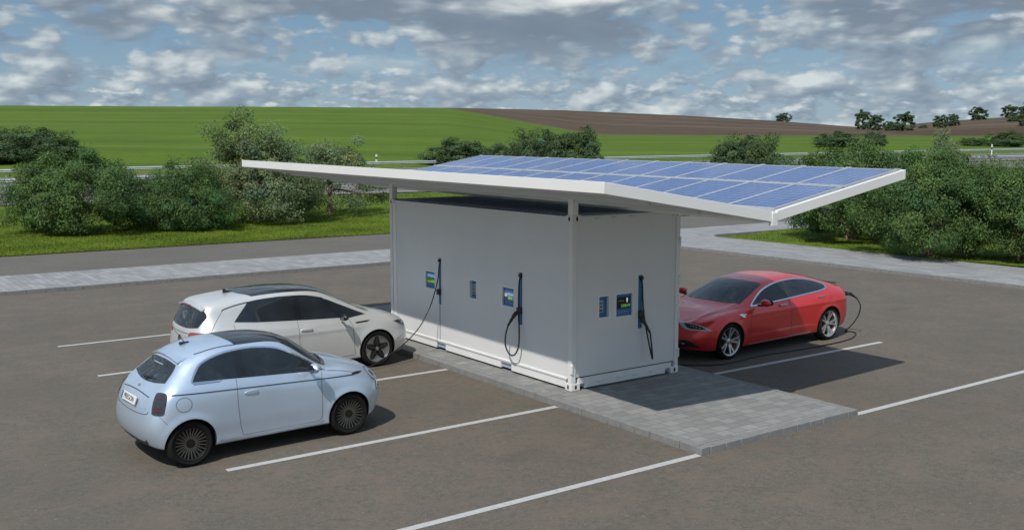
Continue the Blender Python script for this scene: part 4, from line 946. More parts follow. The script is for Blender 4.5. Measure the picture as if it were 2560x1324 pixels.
# ---- warm white five-door hatchback
ST_WHITE = [
 rows([.60, .66, .76, .81, .82, .79, .74, .67, .58, .53, .51], [0, .42, .48, .52, .52, .50, .47, .42, .36, .2, 0], [.20, .20, .28, .42, .56, .70, .79, .85, .89, .91, .915]),
 rows([.45, .50, .58, .62, .62, .60, .56, .48, .40, .34, .33], [0, .65, .74, .775, .78, .765, .73, .65, .53, .28, 0], [.19, .20, .28, .42, .56, .70, .81, .89, .94, .96, .965]),
 rows([.20, .28, .34, .36, .36, .35, .33, .28, .22, .15, .13], [0, .72, .84, .875, .88, .87, .82, .73, .60, .32, 0], [.19, .20, .28, .42, .58, .74, .86, .945, .985, 1.01, 1.015]),
 rows([0, 0, 0, 0, 0, 0, 0, -.03, -.08, -.10, -.10], [0, .74, .865, .895, .905, .89, .835, .765, .665, .35, 0], [.19, .20, .27, .42, .60, .78, .91, 1.0, 1.035, 1.058, 1.065]),
 rows([-.40]*8+[-.42, -.36, -.34], [0, .74, .865, .885, .89, .875, .82, .76, .70, .36, 0], [.19, .20, .25, .42, .62, .82, .955, 1.075, 1.165, 1.20, 1.21]),
 rows([-.78]*8+[-.80, -.70, -.66], [0, .74, .86, .88, .885, .87, .81, .73, .65, .34, 0], [.19, .20, .25, .42, .62, .84, .97, 1.17, 1.335, 1.378, 1.388]),
 rows([-1.15]*8+[-1.15, -1.05, -1.02], [0, .74, .86, .88, .885, .87, .81, .72, .612, .32, 0], [.19, .20, .25, .42, .62, .85, .985, 1.23, 1.463, 1.507, 1.517]),
 rows([-1.6]*11, [0, .74, .86, .88, .885, .872, .81, .715, .605, .31, 0], [.19, .20, .25, .42, .62, .86, .99, 1.25, 1.50, 1.555, 1.568]),
 rows([-2.1]*11, [0, .74, .86, .885, .89, .878, .812, .71, .60, .31, 0], [.19, .20, .25, .42, .63, .87, 1.0, 1.25, 1.49, 1.545, 1.557]),
 rows([-2.6]*11, [0, .74, .865, .90, .905, .885, .815, .70, .585, .30, 0], [.19, .20, .27, .44, .64, .88, 1.01, 1.24, 1.455, 1.51, 1.52]),
 rows([-2.97]*8+[-3.02, -3.0, -3.0], [0, .72, .85, .895, .90, .88, .81, .685, .565, .295, 0], [.22, .22, .29, .45, .64, .88, 1.01, 1.22, 1.41, 1.465, 1.475]),
 rows([-3.05, -3.1, -3.15, -3.17, -3.17, -3.16, -3.14, -3.13, -3.13, -3.14, -3.15], [0, .66, .80, .83, .84, .82, .745, .63, .53, .28, 0], [.25, .26, .32, .45, .64, .88, 1.02, 1.2, 1.36, 1.40, 1.41]),
 rows([-3.2, -3.28, -3.35, -3.385, -3.37, -3.35, -3.31, -3.24, -3.18, -3.19, -3.195], [0, .48, .56, .60, .61, .60, .56, .50, .43, .24, 0], [.27, .28, .34, .48, .66, .88, 1.03, 1.19, 1.315, 1.35, 1.357])]
def white_car():
    e = car('hatchback_car', 'white five door hatchback with black roof plugged in beside the long container wall', (-1.49, 4.80, 0), R(1.0))
    WR = 0.345; wh = [(0, WR), (-2.77, WR)]
    def post(co):   # lower door crease
        k = np.exp(-((co[:, 2]-0.80)/0.035)**2)*(co[:, 0] < -.3)*(co[:, 0] > -3.0)*(np.abs(co[:, 1]) > .8); co[:, 1] += np.sign(co[:, 1])*0.010*k
        return co
    body, bvh = build_body(ST_WHITE, 0.03, -0.03, wh, 0.375, M['p_white'], e, post)
    for v in 'RL':
        sg = 1 if v == 'L' else -1
        sw = panel_set(e, 'side_window', bvh, v, curve2([(-.20, 1.01, 1), (-.42, 1.105), (-.74, 1.25), (-1.0, 1.36), (-1.35, 1.43), (-1.8, 1.445), (-2.2, 1.428), (-2.42, 1.405, 1), (-2.57, 1.25), (-2.70, 1.115, 1), (-2.3, 1.075, 1), (-1.5, 1.03), (-.75, .995, 1), (-.55, .975, 1)], 4), M['glass'], off=0.004)
        ribbons('window_pillar', bvh, [(v, [(-.70, .985), (-.85, 1.15), (-1.02, 1.345)], .040, 1), (v, [(-1.54, 1.04), (-1.52, 1.43)], .11, 1), (v, [(-2.36, 1.08), (-2.25, 1.41)], .026, 1), (v, [(-1.0, 1.365), (-1.35, 1.435), (-1.8, 1.452), (-2.2, 1.435), (-2.42, 1.41)], .018, 5)], M['roofglass'], sw, 0.006)
        panel_set(e, 'roof_groove', bvh, v, ribbon([(-2.40, 1.418), (-2.62, 1.385), (-2.80, 1.345), (-2.88, 1.318)], .014), M['black'], off=0.006)
        ribbons('panel_gap', bvh, [(v, [(-.56, .96), (-.50, .80), (-.48, .5), (-.46, .30)], .008, 5), (v, [(-1.56, 1.02), (-1.56, .8), (-1.56, .5), (-1.57, .28)], .006, 5), (v, [(-2.72, 1.08), (-2.70, .95), (-2.62, .80), (-2.45, .62), (-2.36, .45)], .008, 5),
                                   (v, [(-2.86, 1.32), (-3.0, 1.15), (-3.12, .98), (-3.16, .9)], .007, 4), (v, [(-.47, .29), (-1.0, .275), (-1.53, .28), (-2.35, .29)], .007, 3), (v, [(.62, .56), (.50, .50), (.40, .48)], .006, 3)], M['seam'], e)
        for hx in (-1.42, -2.45):
            h = MB(); h.prism([(hx-.12, .862), (hx-.09, .838), (hx+.09, .838), (hx+.12, .866), (hx+.09, .885), (hx-.09, .882)], 1, *sorted((sg*.872, sg*.903))); h.build('door_handle', M['p_white'], e, bevel=0.008)
        panel_set(e, 'fender_trim', bvh, v, [(-.44, .89), (-.42, .865), (-.20, .875), (-.13, .895), (-.20, .90)], M['black'], off=0.005)
        vd = diag((-0.75, -sg*0.66, -0.1))
        hl = decal('headlight', bvh, vd, curve2([(-.20, .065, 1), (-.02, .055), (.16, .0, 1), (.13, -.06), (0, -.045), (-.10, .0)] if sg < 0 else [(.20, .065, 1), (.02, .055), (-.16, .0, 1), (-.13, -.06), (0, -.045), (.10, .0)], 4), M['lampdark'], e, 0.007, 0.03, org=(.56, sg*.735, .77))
        decal('lamp_inner', bvh, vd, curve2([(-.06*-sg*-1, .03), (.07, .01), (.05, -.025), (-.03, -.015)], 3), M['lampclear'], hl, 0.011, 0.03, org=(.56, sg*.735, .77))
        vt = diag((0.86, -sg*0.5, 0))
        decal('tail_light', bvh, vt, curve2([(-.26*sg, .045, 1), (0, .05), (.20*sg, .035), (.25*sg, -.02), (.20*sg, -.045), (0, -.03)], 4), M['lampred'], e, 0.009, 0.04, org=(-3.28, sg*.63, .925))
        mirror(e, (-.74, sg*.955, 1.03), (.19, .14, .13), M['black'], sg)
    if True:
        pf = MB(); pf.box(-2.76, -2.56, -.93, -.905, .965, .985); pf.build('charge_flap', M['p_white'], e, bevel=0.005)
    panel_set(e, 'windscreen', bvh, 'T', curve2([(-.11, 0), (-.12, .3), (-.16, .60, 1), (-.55, .595), (-1.10, .525, 1), (-1.04, .3), (-1.02, 0), (-1.04, -.3), (-1.10, -.525, 1), (-.55, -.595), (-.16, -.60, 1), (-.12, -.3)], 5), M['glass'], off=0.004)
    panel_set(e, 'cowl', bvh, 'T', curve2([(.0, 0), (-.01, .3), (-.05, .62, 1), (-.15, .63, 1), (-.11, .3), (-.10, 0), (-.11, -.3), (-.15, -.63, 1), (-.05, -.62, 1), (-.01, -.3)], 4), M['cowl'], off=0.006)
    panel_set(e, 'roof_window', bvh, 'T', curve2([(-.98, 0), (-1.0, .3), (-1.06, .545, 1), (-1.6, .56), (-2.30, .545, 1), (-2.42, .28), (-2.45, 0), (-2.42, -.28), (-2.30, -.545, 1), (-1.6, -.56), (-1.06, -.545, 1), (-1.0, -.3)], 5), M['roofglass'], off=0.003)
    rw = panel_set(e, 'rear_window', bvh, 'B', curve2([(-.50, 1.365, 1), (-.2, 1.395), (.2, 1.395), (.50, 1.365, 1), (.60, 1.28), (.63, 1.18), (.60, 1.055, 1), (.3, 1.02), (0, 1.01), (-.3, 1.02), (-.60, 1.055, 1), (-.63, 1.18), (-.60, 1.28)], 4), M['glass'], off=0.010, step=0.03)
    sp = MB(); vs = []
    for y in np.linspace(-.56, .56, 13):
        k = 1-(y/.56)**2*0.35
        for x, dz in ((-2.88, .022), (-3.12-.12*k, -.052), (-3.12-.12*k, -.074), (-2.92, -.05)): vs.append((x, y, 1.472-.062*(y/.56)**2+dz-.018))
    sp.add(vs, [(i*4+k, i*4+(k+1) % 4, (i+1)*4+(k+1) % 4, (i+1)*4+k) for i in range(12) for k in range(4)]+[(0, 1, 2, 3), (48, 49, 50, 51)])
    so_ = sp.build('spoiler', M['p_white'], e, sm=35)
    bl = MB(); bl.box(-3.246, -3.22, -.17, .17, 1.372, 1.392); bl.build('brake_light', M['lampred'], so_)
    an = MB(); an.prism([(-2.60, 1.505), (-2.39, 1.522), (-2.44, 1.545), (-2.52, 1.56), (-2.575, 1.60), (-2.60, 1.60)], 1, -.02, .02); an.build('antenna', M['black'], e, bevel=0.008)
    wip = MB(); wip.tube([(-3.345, .05, 1.035), (-3.325, -.30, 1.065)], .011, 6); wip.build('wiper', M['black'], e)
    cc = [(.072*math.cos(a), .80+.072*math.sin(a)) for a in np.linspace(0, 2*math.pi, 26, endpoint=False)]
    em = panel_set(e, 'rear_emblem', bvh, 'B', cc, M['lampdark'], off=0.008, step=.03)
    ribbons('emblem_lines', bvh, [('B', [(-.045, .84), (-.018, .75), (0, .80), (.018, .75), (.045, .84)], .009, 1), ('B', [(-.02, .865), (0, .815), (.02, .865)], .009, 1)], M['chrome'], em, 0.011, .03)
    panel_set(e, 'hatch_crease', bvh, 'B', ribbon([(-.58, .955), (-.3, .93), (0, .925), (.3, .93), (.58, .955)], .010), M['seam'], off=0.005)
    panel_set(e, 'bumper_insert', bvh, 'B', curve2([(-.62, .44, 1), (-.45, .40), (0, .40), (.45, .40), (.62, .44, 1), (.55, .31), (0, .29), (-.55, .31)], 4), M['black'], off=0.006)
    pl = MB(); pl.box(-.012, .004, -.26, .26, -.055, .055); p = pl.build('number_plate', M['plate'], e, bevel=0.004); p.location = (-3.425, 0, .58)
    put_wheels(e, WR, .215, .245, 'star', [(0, -.785), (-2.77, -.785), (0, .785), (-2.77, .785)], M['rimgrey'], [M['rimgrey'], M['rimdark'], M['black']])
white_car()

# ---- red fastback saloon
ST_RED = [
 rows([.65, .72, .82, .88, .88, .85, .80, .74, .68, .64, .63], [0, .45, .55, .58, .58, .56, .53, .47, .38, .2, 0], [.18, .18, .25, .38, .50, .60, .67, .72, .748, .765, .77]),
 rows([.50, .55, .62, .66, .66, .63, .57, .50, .44, .40, .39], [0, .68, .80, .835, .84, .83, .795, .70, .56, .30, 0], [.18, .18, .25, .38, .52, .64, .735, .79, .815, .835, .84]),
 rows([.25, .30, .36, .38, .38, .36, .32, .26, .22, .18, .17], [0, .76, .90, .935, .945, .935, .885, .76, .60, .32, 0], [.17, .17, .25, .38, .55, .71, .825, .855, .875, .895, .90]),
 rows([0, 0, 0, 0, 0, 0, 0, -.03, -.05, -.08, -.08], [0, .78, .925, .955, .97, .955, .895, .775, .61, .33, 0], [.17, .17, .25, .38, .56, .75, .87, .90, .915, .935, .94]),
 rows([-.42]*7+[-.45, -.46, -.36, -.33], [0, .78, .92, .945, .96, .95, .897, .825, .755, .40, 0], [.17, .17, .24, .38, .58, .775, .895, .945, .975, 1.0, 1.01]),
 rows([-.85]*8+[-.86, -.76, -.72], [0, .78, .92, .94, .955, .945, .88, .80, .695, .36, 0], [.17, .17, .24, .38, .59, .79, .915, 1.03, 1.145, 1.188, 1.198]),
 rows([-1.3]*8+[-1.3, -1.2, -1.17], [0, .78, .92, .94, .955, .945, .87, .77, .63, .33, 0], [.17, .17, .24, .38, .59, .80, .935, 1.11, 1.30, 1.352, 1.362]),
 rows([-1.8]*11, [0, .78, .92, .94, .955, .945, .87, .76, .60, .31, 0], [.17, .17, .24, .38, .60, .815, .955, 1.15, 1.375, 1.427, 1.44]),
 rows([-2.35]*11, [0, .78, .92, .945, .96, .955, .88, .76, .59, .31, 0], [.17, .17, .25, .38, .60, .83, .98, 1.16, 1.36, 1.413, 1.427]),
 rows([-2.85]*11, [0, .78, .925, .965, .98, .975, .90, .785, .61, .32, 0], [.17, .18, .26, .40, .62, .845, 1.0, 1.135, 1.275, 1.328, 1.342]),
 rows([-3.3]*11, [0, .76, .92, .955, .97, .962, .885, .785, .645, .34, 0], [.19, .20, .28, .41, .62, .855, 1.01, 1.085, 1.16, 1.208, 1.218]),
 rows([-3.65]*11, [0, .72, .88, .92, .93, .918, .835, .755, .65, .35, 0], [.22, .23, .30, .42, .62, .86, 1.0, 1.045, 1.085, 1.118, 1.125]),
 rows([-3.72, -3.75, -3.82, -3.87, -3.87, -3.86, -3.86, -3.88, -3.90, -3.95, -3.96], [0, .65, .77, .81, .82, .80, .74, .68, .60, .36, 0], [.26, .27, .32, .44, .62, .84, .975, 1.025, 1.058, 1.085, 1.09]),
 rows([-3.80, -3.87, -3.95, -4.01, -4.01, -3.98, -3.97, -3.97, -3.97, -3.985, -3.99], [0, .48, .55, .59, .60, .58, .56, .54, .50, .32, 0], [.28, .29, .34, .46, .62, .80, .915, .975, 1.015, 1.04, 1.045])]
def red_car():
    e = car('saloon_car', 'red fastback saloon with silver wheels charging on the right of the container', (4.32, 1.46, 0), math.pi+R(2.0))
    WR = 0.352; wh = [(0, WR), (-2.96, WR)]
    def post(co):   # shoulder line, bonnet ridges
        k = np.exp(-((co[:, 2]-(0.80+0.03*(-co[:, 0]/3)))/0.03)**2)*(co[:, 0] < -.2)*(co[:, 0] > -3.7)*(np.abs(co[:, 1]) > .85); co[:, 1] += np.sign(co[:, 1])*0.012*k
        k2 = np.exp(-((np.abs(co[:, 1])-(0.62+0.10*np.clip(-co[:, 0], -1, .4)))/0.06)**2)*(co[:, 0] > -.45)*(co[:, 0] < .75)*(co[:, 2] > .68); co[:, 2] += 0.016*k2
        return co
    body, bvh = build_body(ST_RED, 0.035, -0.03, wh, 0.383, M['p_red'], e, post, y_in=0.55)
    for v in 'RL':
        sg = 1 if v == 'L' else -1
        o = curve2([(-.66, .955, 1), (-.85, 1.075), (-1.15, 1.215), (-1.5, 1.305), (-1.9, 1.345), (-2.35, 1.33), (-2.75, 1.255), (-2.98, 1.165), (-3.0, 1.115), (-2.85, 1.075), (-2.4, 1.04), (-1.6, .99), (-1.0, .965)], 5)
        sw = panel_set(e, 'side_window', bvh, v, o, M['roofglass'], off=0.004)
        decal('window_trim', bvh, v, ring2(o, .022), M['bluechrome'], sw, 0.007)
        decal('pillar', bvh, v, [(-1.72, 1.005), (-1.83, 1.01), (-1.86, 1.335), (-1.78, 1.335)], plain('dark_pillar', (0.03, 0.028, 0.028), 0.4), sw, 0.006)
        decal('window_trim', bvh, v, curve2([(-2.93, 1.215), (-3.02, 1.16), (-3.03, 1.10), (-2.97, 1.10), (-2.975, 1.15)], 3), M['bluechrome'], sw, 0.008)
        for hx, hz in ((-1.55, .905), (-2.72, .955)):
            h = MB(); h.prism([(hx-.11, hz-.012), (hx+.10, hz-.02), (hx+.11, hz+.008), (hx-.09, hz+.018)], 1, *sorted((sg*.90, sg*.937 if hx > -2 else sg*.945))); h.build('door_handle', M['bluechrome'], e, bevel=0.004)
        ribbons('panel_gap', bvh, [(v, [(-.62, .945), (-.60, .8), (-.56, .5), (-.55, .25)], .008, 5), (v, [(-1.76, .99), (-1.76, .8), (-1.77, .5), (-1.78, .25)], .008, 5), (v, [(-2.98, 1.10), (-3.02, 1.0), (-2.90, .80), (-2.70, .62), (-2.60, .45)], .008, 5)], M['seam'], e)
        ribbons('bonnet_gap', bvh, [('T', [(.66, sg*.36), (.40, sg*.60), (.0, sg*.72), (-.42, sg*.80)], .009, 5)], M['seam'], e)
        panel_set(e, 'sill_trim', bvh, v, ribbon([(-.55, .225), (-1.5, .235), (-2.40, .25)], .020, 3), M['rimsilver'], off=0.006)
        bd = panel_set(e, 'wing_badge', bvh, v, [(-.26, .845), (-.45, .84), (-.41, .775), (-.35, .78)], M['chrome'], off=0.006)
        vd = diag((-0.78, -sg*0.58, -0.2))
        f = -sg
        hl = decal('headlight', bvh, vd, curve2([(-.30*f, -.06, 1), (-.10*f, .02), (.08*f, .06), (.36*f, .115, 1), (.30*f, .01), (.18*f, -.06), (-.02*f, -.072)], 5), M['lampclear'], e, 0.006, 0.03, org=(.64, sg*.67, .665))
        decal('lamp_inner', bvh, vd, curve2([(-.21*f, -.045, 1), (-.06*f, .012), (.06*f, .038), (.25*f, .07, 1), (.20*f, -.002), (.12*f, -.04), (-.02*f, -.05)], 4), M['lampdark'], hl, 0.010, 0.03, org=(.64, sg*.67, .665))
        for q in (-.06, .0, .06, .11): decal('lamp_bulb', bvh, vd, [((q+.015*math.cos(a))*f, q*.2-.01+.015*math.sin(a)) for a in np.linspace(0, 2*math.pi, 10, endpoint=False)], M['chrome'], hl, 0.013, 0.03, org=(.64, sg*.67, .665))
        it = decal('bumper_intake', bvh, vd, curve2([(-.20*f, -.05), (.0, .05), (.17*f, .065, 1), (.17*f, -.02), (.10*f, -.06, 1), (-.14*f, -.065)], 4), M['dark'], e, 0.006, 0.03, org=(.78, sg*.60, .35))
        decal('fog_light', bvh, vd, [(.07*f, -.012), (.14*f, -.0), (.14*f, .02), (.07*f, .008)], M['lampclear'], it, 0.012, 0.03, org=(.78, sg*.60, .35))
        vt = diag((0.86, -sg*0.5, 0))
        decal('tail_light', bvh, vt, curve2([(-.16*sg, .05, 1), (.14*sg, .05, 1), (.14*sg, -.02), (0, -.05), (-.15*sg, -.03)], 4), M['lampred'], e, 0.007, 0.03, org=(-3.93, sg*.70, .90))
        mirror(e, (-.80, sg*1.02, 1.035), (.24, .18, .155), M['p_red'], sg)
    panel_set(e, 'windscreen', bvh, 'T', curve2([(-.34, 0), (-.375, .38), (-.50, .715, 1), (-.85, .665), (-1.27, .585, 1), (-1.20, .3), (-1.175, 0), (-1.20, -.3), (-1.27, -.585, 1), (-.85, -.665), (-.50, -.715, 1), (-.375, -.38)], 5), M['roofglass'], off=0.004)
    panel_set(e, 'rear_window', bvh, 'T', curve2([(-2.75, 0), (-2.76, .3), (-2.82, .54, 1), (-3.2, .58), (-3.50, .56, 1), (-3.58, .3), (-3.6, 0), (-3.58, -.3), (-3.50, -.56, 1), (-3.2, -.58), (-2.82, -.54, 1), (-2.76, -.3)], 5), M['roofglass'], off=0.004)
    sp = MB(); sp.prism([(-3.86, 1.088), (-4.0, 1.10), (-4.01, 1.112), (-3.95, 1.112)], 1, -.50, .50); sp.build('spoiler', M['black'], e, bevel=0.004)
    panel_set(e, 'front_intake', bvh, 'F', curve2([(-.48, .34, 1), (.48, .34, 1), (.42, .26), (-.42, .26)], 3), M['dark'], off=0.006)
    panel_set(e, 'bonnet_emblem', bvh, 'F', [(-.04, .66), (.04, .66), (.012, .60), (-.012, .60)], M['chrome'], off=0.006)
    # charge socket at the left rear lamp
    MB().tube([(-3.90, .775, .90), (-3.955, .805, .90)], .045, 14).build('charge_socket', M['black'], e)
    put_wheels(e, WR, .245, .272, 'twin', [(0, -.845), (-2.96, -.845), (0, .845), (-2.96, .845)], M['rimsilver'], [M['rimsilver']], M['caliper'])
    def fx(x): return x if x > 0 else (x*1.075 if x > -2.96 else (-3.182+(x+2.96) if x > -3.36 else -3.582+(x+3.36)*0.76))
    done = set()
    def stretch(o):
        if o.name.startswith(('wheel', 'mirror')): o.location.x = fx(o.location.x); return
        if o.type == 'MESH' and o.data.name not in done:
            done.add(o.data.name)
            for v in o.data.vertices: v.co.x = fx(v.co.x)
        for c in o.children: stretch(c)
    for c in e.children: stretch(c)
    return e
RC = red_car()
bpy.context.view_layer.update()
def rc(p): return RC.matrix_world @ Vector(p)
cable_thing('long black charging cable looping over the asphalt to the tail of the red saloon',
    [rc((-4.20, .92, .80)), (8.60, .62, .64), (8.64, .68, .42), (8.60, .80, .20), (8.58, .96, .03), (8.64, .96, .016), (8.66, .78, .016), (8.42, .58, .016), (7.9, .36, .016), (7.2, .27, .016), (6.2, .28, .016), (5.05, .34, .016), (4.4, .28, .016), (3.8, .27, .016), (3.35, .52, .016), (3.05, .85, .02), (2.92, 1.05, .10), (2.75, 1.3, .118), (2.52, 1.7, .125)],
    (rc((-4.09, .83, .895)), rc((-4.03, .80, .895)), rc((-4.20, .92, .80))), 0.013)

# ---------------------------------------------------------------- bushes and trees
def leaf_arrays(pts, nrm, length, width, tint):
    """bent two-quad leaves; pts (n,3), nrm (n,3) preferred normals"""
    n = len(pts); rd = rng.normal(size=(n, 3)); nn = nrm+0.55*rd; nn /= np.linalg.norm(nn, axis=1)[:, None]
    ax = np.cross(nn, rng.normal(size=(n, 3))); ax /= np.linalg.norm(ax, axis=1)[:, None]; sd = np.cross(nn, ax)
    L_ = (length*rng.uniform(0.7, 1.3, n))[:, None]; W_ = (width*rng.uniform(0.7, 1.3, n))[:, None]
    b = pts; t = pts+ax*L_-nn*L_*0.18; m1 = pts+ax*L_*0.45+sd*W_; m2 = pts+ax*L_*0.45-sd*W_
    v = np.stack([b, m1, t, m2], 1).reshape(-1, 3)
    f = np.arange(4*n).reshape(n, 4)
    tri = np.concatenate([f[:, [0, 1, 2]], f[:, [0, 2, 3]]], 0)
    return v, tri, np.repeat(tint, 4, axis=0)
def tri_mesh(name, v, tri, col):
    me = bpy.data.meshes.new(name); me.vertices.add(len(v)); me.vertices.foreach_set('co', v.astype(np.float32).ravel())
    me.loops.add(tri.size); me.loops.foreach_set('vertex_index', tri.ravel().astype(np.int32))
    me.polygons.add(len(tri)); me.polygons.foreach_set('loop_start', np.arange(0, tri.size, 3, dtype=np.int32))
    me.update(); at = me.color_attributes.new('tint', 'FLOAT_COLOR', 'POINT')
    c = np.ones((len(v), 4), np.float32); c[:, :3] = col; at.data.foreach_set('color', c.ravel()); return me
def crown(w_, h, nclump, per, leaf, seed, skirt=0.22, airy=0.0, topbias=0.0, shape=1.0):
    """clumps of leaves spread through a lumpy dome; returns leaf arrays and the clump centres"""
    g_ = np.random.default_rng(seed); P, Nn, T, CC = [], [], [], []
    lump = g_.uniform(0, 2*math.pi, 6)
    for i in range(nclump):
        a = g_.uniform(0, 2*math.pi); u = g_.uniform(-0.92, 1.0); rr = g_.uniform(0.55, 1.0) if g_.random() > airy else g_.uniform(0.25, 0.9)
        k = 1+0.16*math.sin(3*a+lump[0])+0.12*math.sin(5*a+lump[1]+2*u)+0.14*g_.normal()*0.6
        cz = (1-abs(u)**1.9*0.95)**0.5 if u > 0 else (1-abs(u)**3*0.75)**0.5
        if u < -0.15: rr = max(rr, g_.uniform(0.72, 1.0))
        if airy > 0.38 and u > 0.7: rr *= 1-0.6*(u-0.7); k = min(k, 1.0)
        x, y = w_/2*rr*cz*k*math.cos(a), w_/2*rr*cz*k*math.sin(a)
        z0_ = h*(skirt+(1-skirt)*0.40); z = z0_+(h*0.98-z0_)*u*rr*k*shape*0.95 if u > 0 else z0_*(1-0.93*abs(u))+0.06
        if topbias and u > 0.4: x *= 1-topbias*u; y *= 1-topbias*u; z += h*0.10*topbias*g_.random()
        c = np.array([x, y, z]); CC.append(c); n = int(per*g_.uniform(0.5, 1.4)); sc = g_.uniform(0.6, 1.25)*w_*0.085
        q = g_.normal(size=(n, 3)); q /= np.linalg.norm(q, axis=1)[:, None]; q *= (g_.uniform(0.25, 1.0, n)**0.6)[:, None]
        off = q*np.array([sc*1.25, sc*1.25, sc*0.85]); P.append(c+off)
        out = np.array([x, y, (z-h*0.4)*1.2]); out = out/(np.linalg.norm(out)+1e-6)
        Nn.append(0.6*q+0.5*out+np.array([0, 0, 0.55]))
        base = g_.uniform(0.72, 1.25); hue = g_.normal()*0.07
        tt = base*g_.uniform(0.85, 1.18, n); col = np.stack([tt*(1+hue+0.04*g_.normal(size=n)), tt, tt*(1-hue)], 1)
        yl = g_.random(n) < 0.04; col[yl] *= np.array([1.7, 1.35, 0.8]); T.append(col)
    P = np.concatenate(P); Nn = np.concatenate(Nn); T = np.concatenate(T); k = P[:, 2] > 0.08; P, Nn, T = P[k], Nn[k], T[k]
    return leaf_arrays(P, Nn, leaf[0], leaf[1], T), CC
def stems(CC, h, n, r0, seed, spread=0.12, fork=0.22):
    g_ = random.Random(seed); m = MB(); C2 = sorted(CC, key=lambda c: g_.random())
    roots = [(spread*math.cos(6.28*i/n+g_.random()), spread*math.sin(6.28*i/n+g_.random())) for i in range(n)]
    for i in range(n):
        x, y = roots[i]; fz = h*(fork+0.10*g_.random()); lean = 1.9+g_.random()
        top = Vector((x*lean*1.6, y*lean*1.6, fz))
        m.tube(spline([(x*1.5, y*1.5, -0.1), (x, y, 0.12), (x*lean*0.8, y*lean*0.8, fz*0.6), top], 4), [r0*1.5]*4+[r0]*4+[r0*0.8]*4+[r0*0.7], 8)
        for j in range(5):
            c = Vector(C2[(i*5+j) % len(C2)]); mid = top*0.5+c*0.5+Vector((g_.uniform(-.2, .2), g_.uniform(-.2, .2), g_.uniform(0, .25)))
            m.tube(spline([top*0.97, top*0.7+mid*0.3+Vector((0, 0, .08)), mid, c], 4), [r0*0.6]*4+[r0*0.42]*4+[r0*0.25]*4+[r0*0.08], 6, cap=False)
    return m
def bush_proto(w_, h, nclump, per, leaf, seed, mat, bark=None, nst=4, r0=0.06, spread=0.12, **k):
    (v, t, c), CC = crown(w_, h, nclump, per, leaf, seed, **k); me = tri_mesh('crown', v, t, c); me.materials.append(mat)
    tm = None
    if bark:
        tmp = stems(CC, h, nst, r0, seed, spread if nst > 1 else 0.0).build('trunk', bark, None, sm=60); tm = tmp.data; bpy.data.objects.remove(tmp)
    return me, tm
def plant(name, proto, loc, rz, sc, label, cat, group):
    e = empty(name, loc, rz); e.scale = sc if isinstance(sc, tuple) else (sc, sc, sc); tag(e, label, cat, group)
    cr = bpy.data.objects.new('crown', proto[0]); COL.objects.link(cr); cr.parent = e
    if proto[1]: tr = bpy.data.objects.new('trunk', proto[1]); COL.objects.link(tr); tr.parent = e
    return e
def at_px(px, d): return to_xy((px-1280)/2527.15*d, d)      # plan position from a bearing and a distance
def on_ground(px, d, lift=0.0):
    x, y = at_px(px, d); return (x, y, ground_h(x, y)+lift)
PA = [bush_proto(5.6, 3.8, 240, 290, (0.115, 0.024), 11, M['leafA'], M['bark'], 6, 0.048, skirt=0.22, spread=0.16),
      bush_proto(5.2, 3.7, 220, 290, (0.115, 0.024), 23, M['leafA'], M['bark'], 5, 0.05, skirt=0.30, spread=0.15),
      bush_proto(4.4, 3.2, 190, 260, (0.105, 0.022), 37, M['leafA'], M['bark2'], 6, 0.04, skirt=0.0, spread=0.14)]
PB = [bush_proto(6.6, 5.2, 210, 270, (0.13, 0.030), 41, M['leafB'], M['bark'], 1, 0.17, skirt=0.04, airy=0.30, topbias=0.40, shape=1.12),
      bush_proto(6.4, 4.6, 105, 210, (0.13, 0.030), 53, M['leafB'], M['bark'], 1, 0.14, skirt=0.20, airy=0.5, topbias=0.25)]
PC = [bush_proto(7.6, 4.2, 170, 190, (0.22, 0.055), 61, M['leafC'], None, skirt=0.0, shape=1.16), bush_proto(6.6, 4.0, 150, 190, (0.22, 0.055), 67, M['leafC'], None, skirt=0.0, shape=1.16)]
PT = [bush_proto(9.5, 11.0, 80, 150, (0.50, 0.17), 71, M['leafC'], M['bark2'], 1, 0.42, skirt=0.16, airy=0.4, shape=1.1), bush_proto(8.5, 10.0, 72, 150, (0.50, 0.17), 79, M['leafC'], M['bark2'], 1, 0.40, skirt=0.18, airy=0.5, shape=1.1)]
GN = 'bushes along the grass verge'
plant('leafy_bush', PA[0], on_ground(190, 46.5), 0.4, (1.02, 1.02, 0.97), 'broad dark green bush with pinkish stems at the left end of the verge', 'bush', GN)
plant('leafy_bush', PA[2], on_ground(475, 48.0), 1.9, (0.92, 0.92, 1.02), 'dark low bush between the broad dark bush and the tall pale tree', 'bush', GN)
plant('leafy_bush', PA[2], on_ground(378, 50.5), 4.2, (0.62, 0.62, 0.80), 'small dark shrub half hidden behind the broad dark green bush', 'bush', GN)
plant('leafy_tree', PB[0], on_ground(640, 53.0), 0.0, (1.02, 1.02, 1.02), 'tall pale green tree rising behind the left end of the canopy', 'tree', GN)
plant('leafy_tree', PB[1], on_ground(825, 58.0), 2.2, (1.08, 1.08, 1.02), 'airy pale tree with a bare forked trunk seen under the canopy edge', 'tree', GN)
GL = 'bushes on the lawn right of the container'
plant('leafy_bush', PA[1], (*at_px(2130, 42.0), 0.16), 0.7, (0.98, 0.98, 1.07), 'dense dark bush on the lawn nearest the canopy corner', 'bush', GL)
plant('leafy_bush', PA[0], (*at_px(2325, 36.0), 0.18), 3.6, (0.76, 0.76, 0.94), 'bushy dark green shrub with forked pink stems in the middle of the lawn', 'bush', GL)
plant('leafy_bush', PA[1], (*at_px(2560, 34.5), 0.18), 5.2, (0.76, 0.76, 0.90), 'dark bush cut off by the right edge of the picture', 'bush', GL)
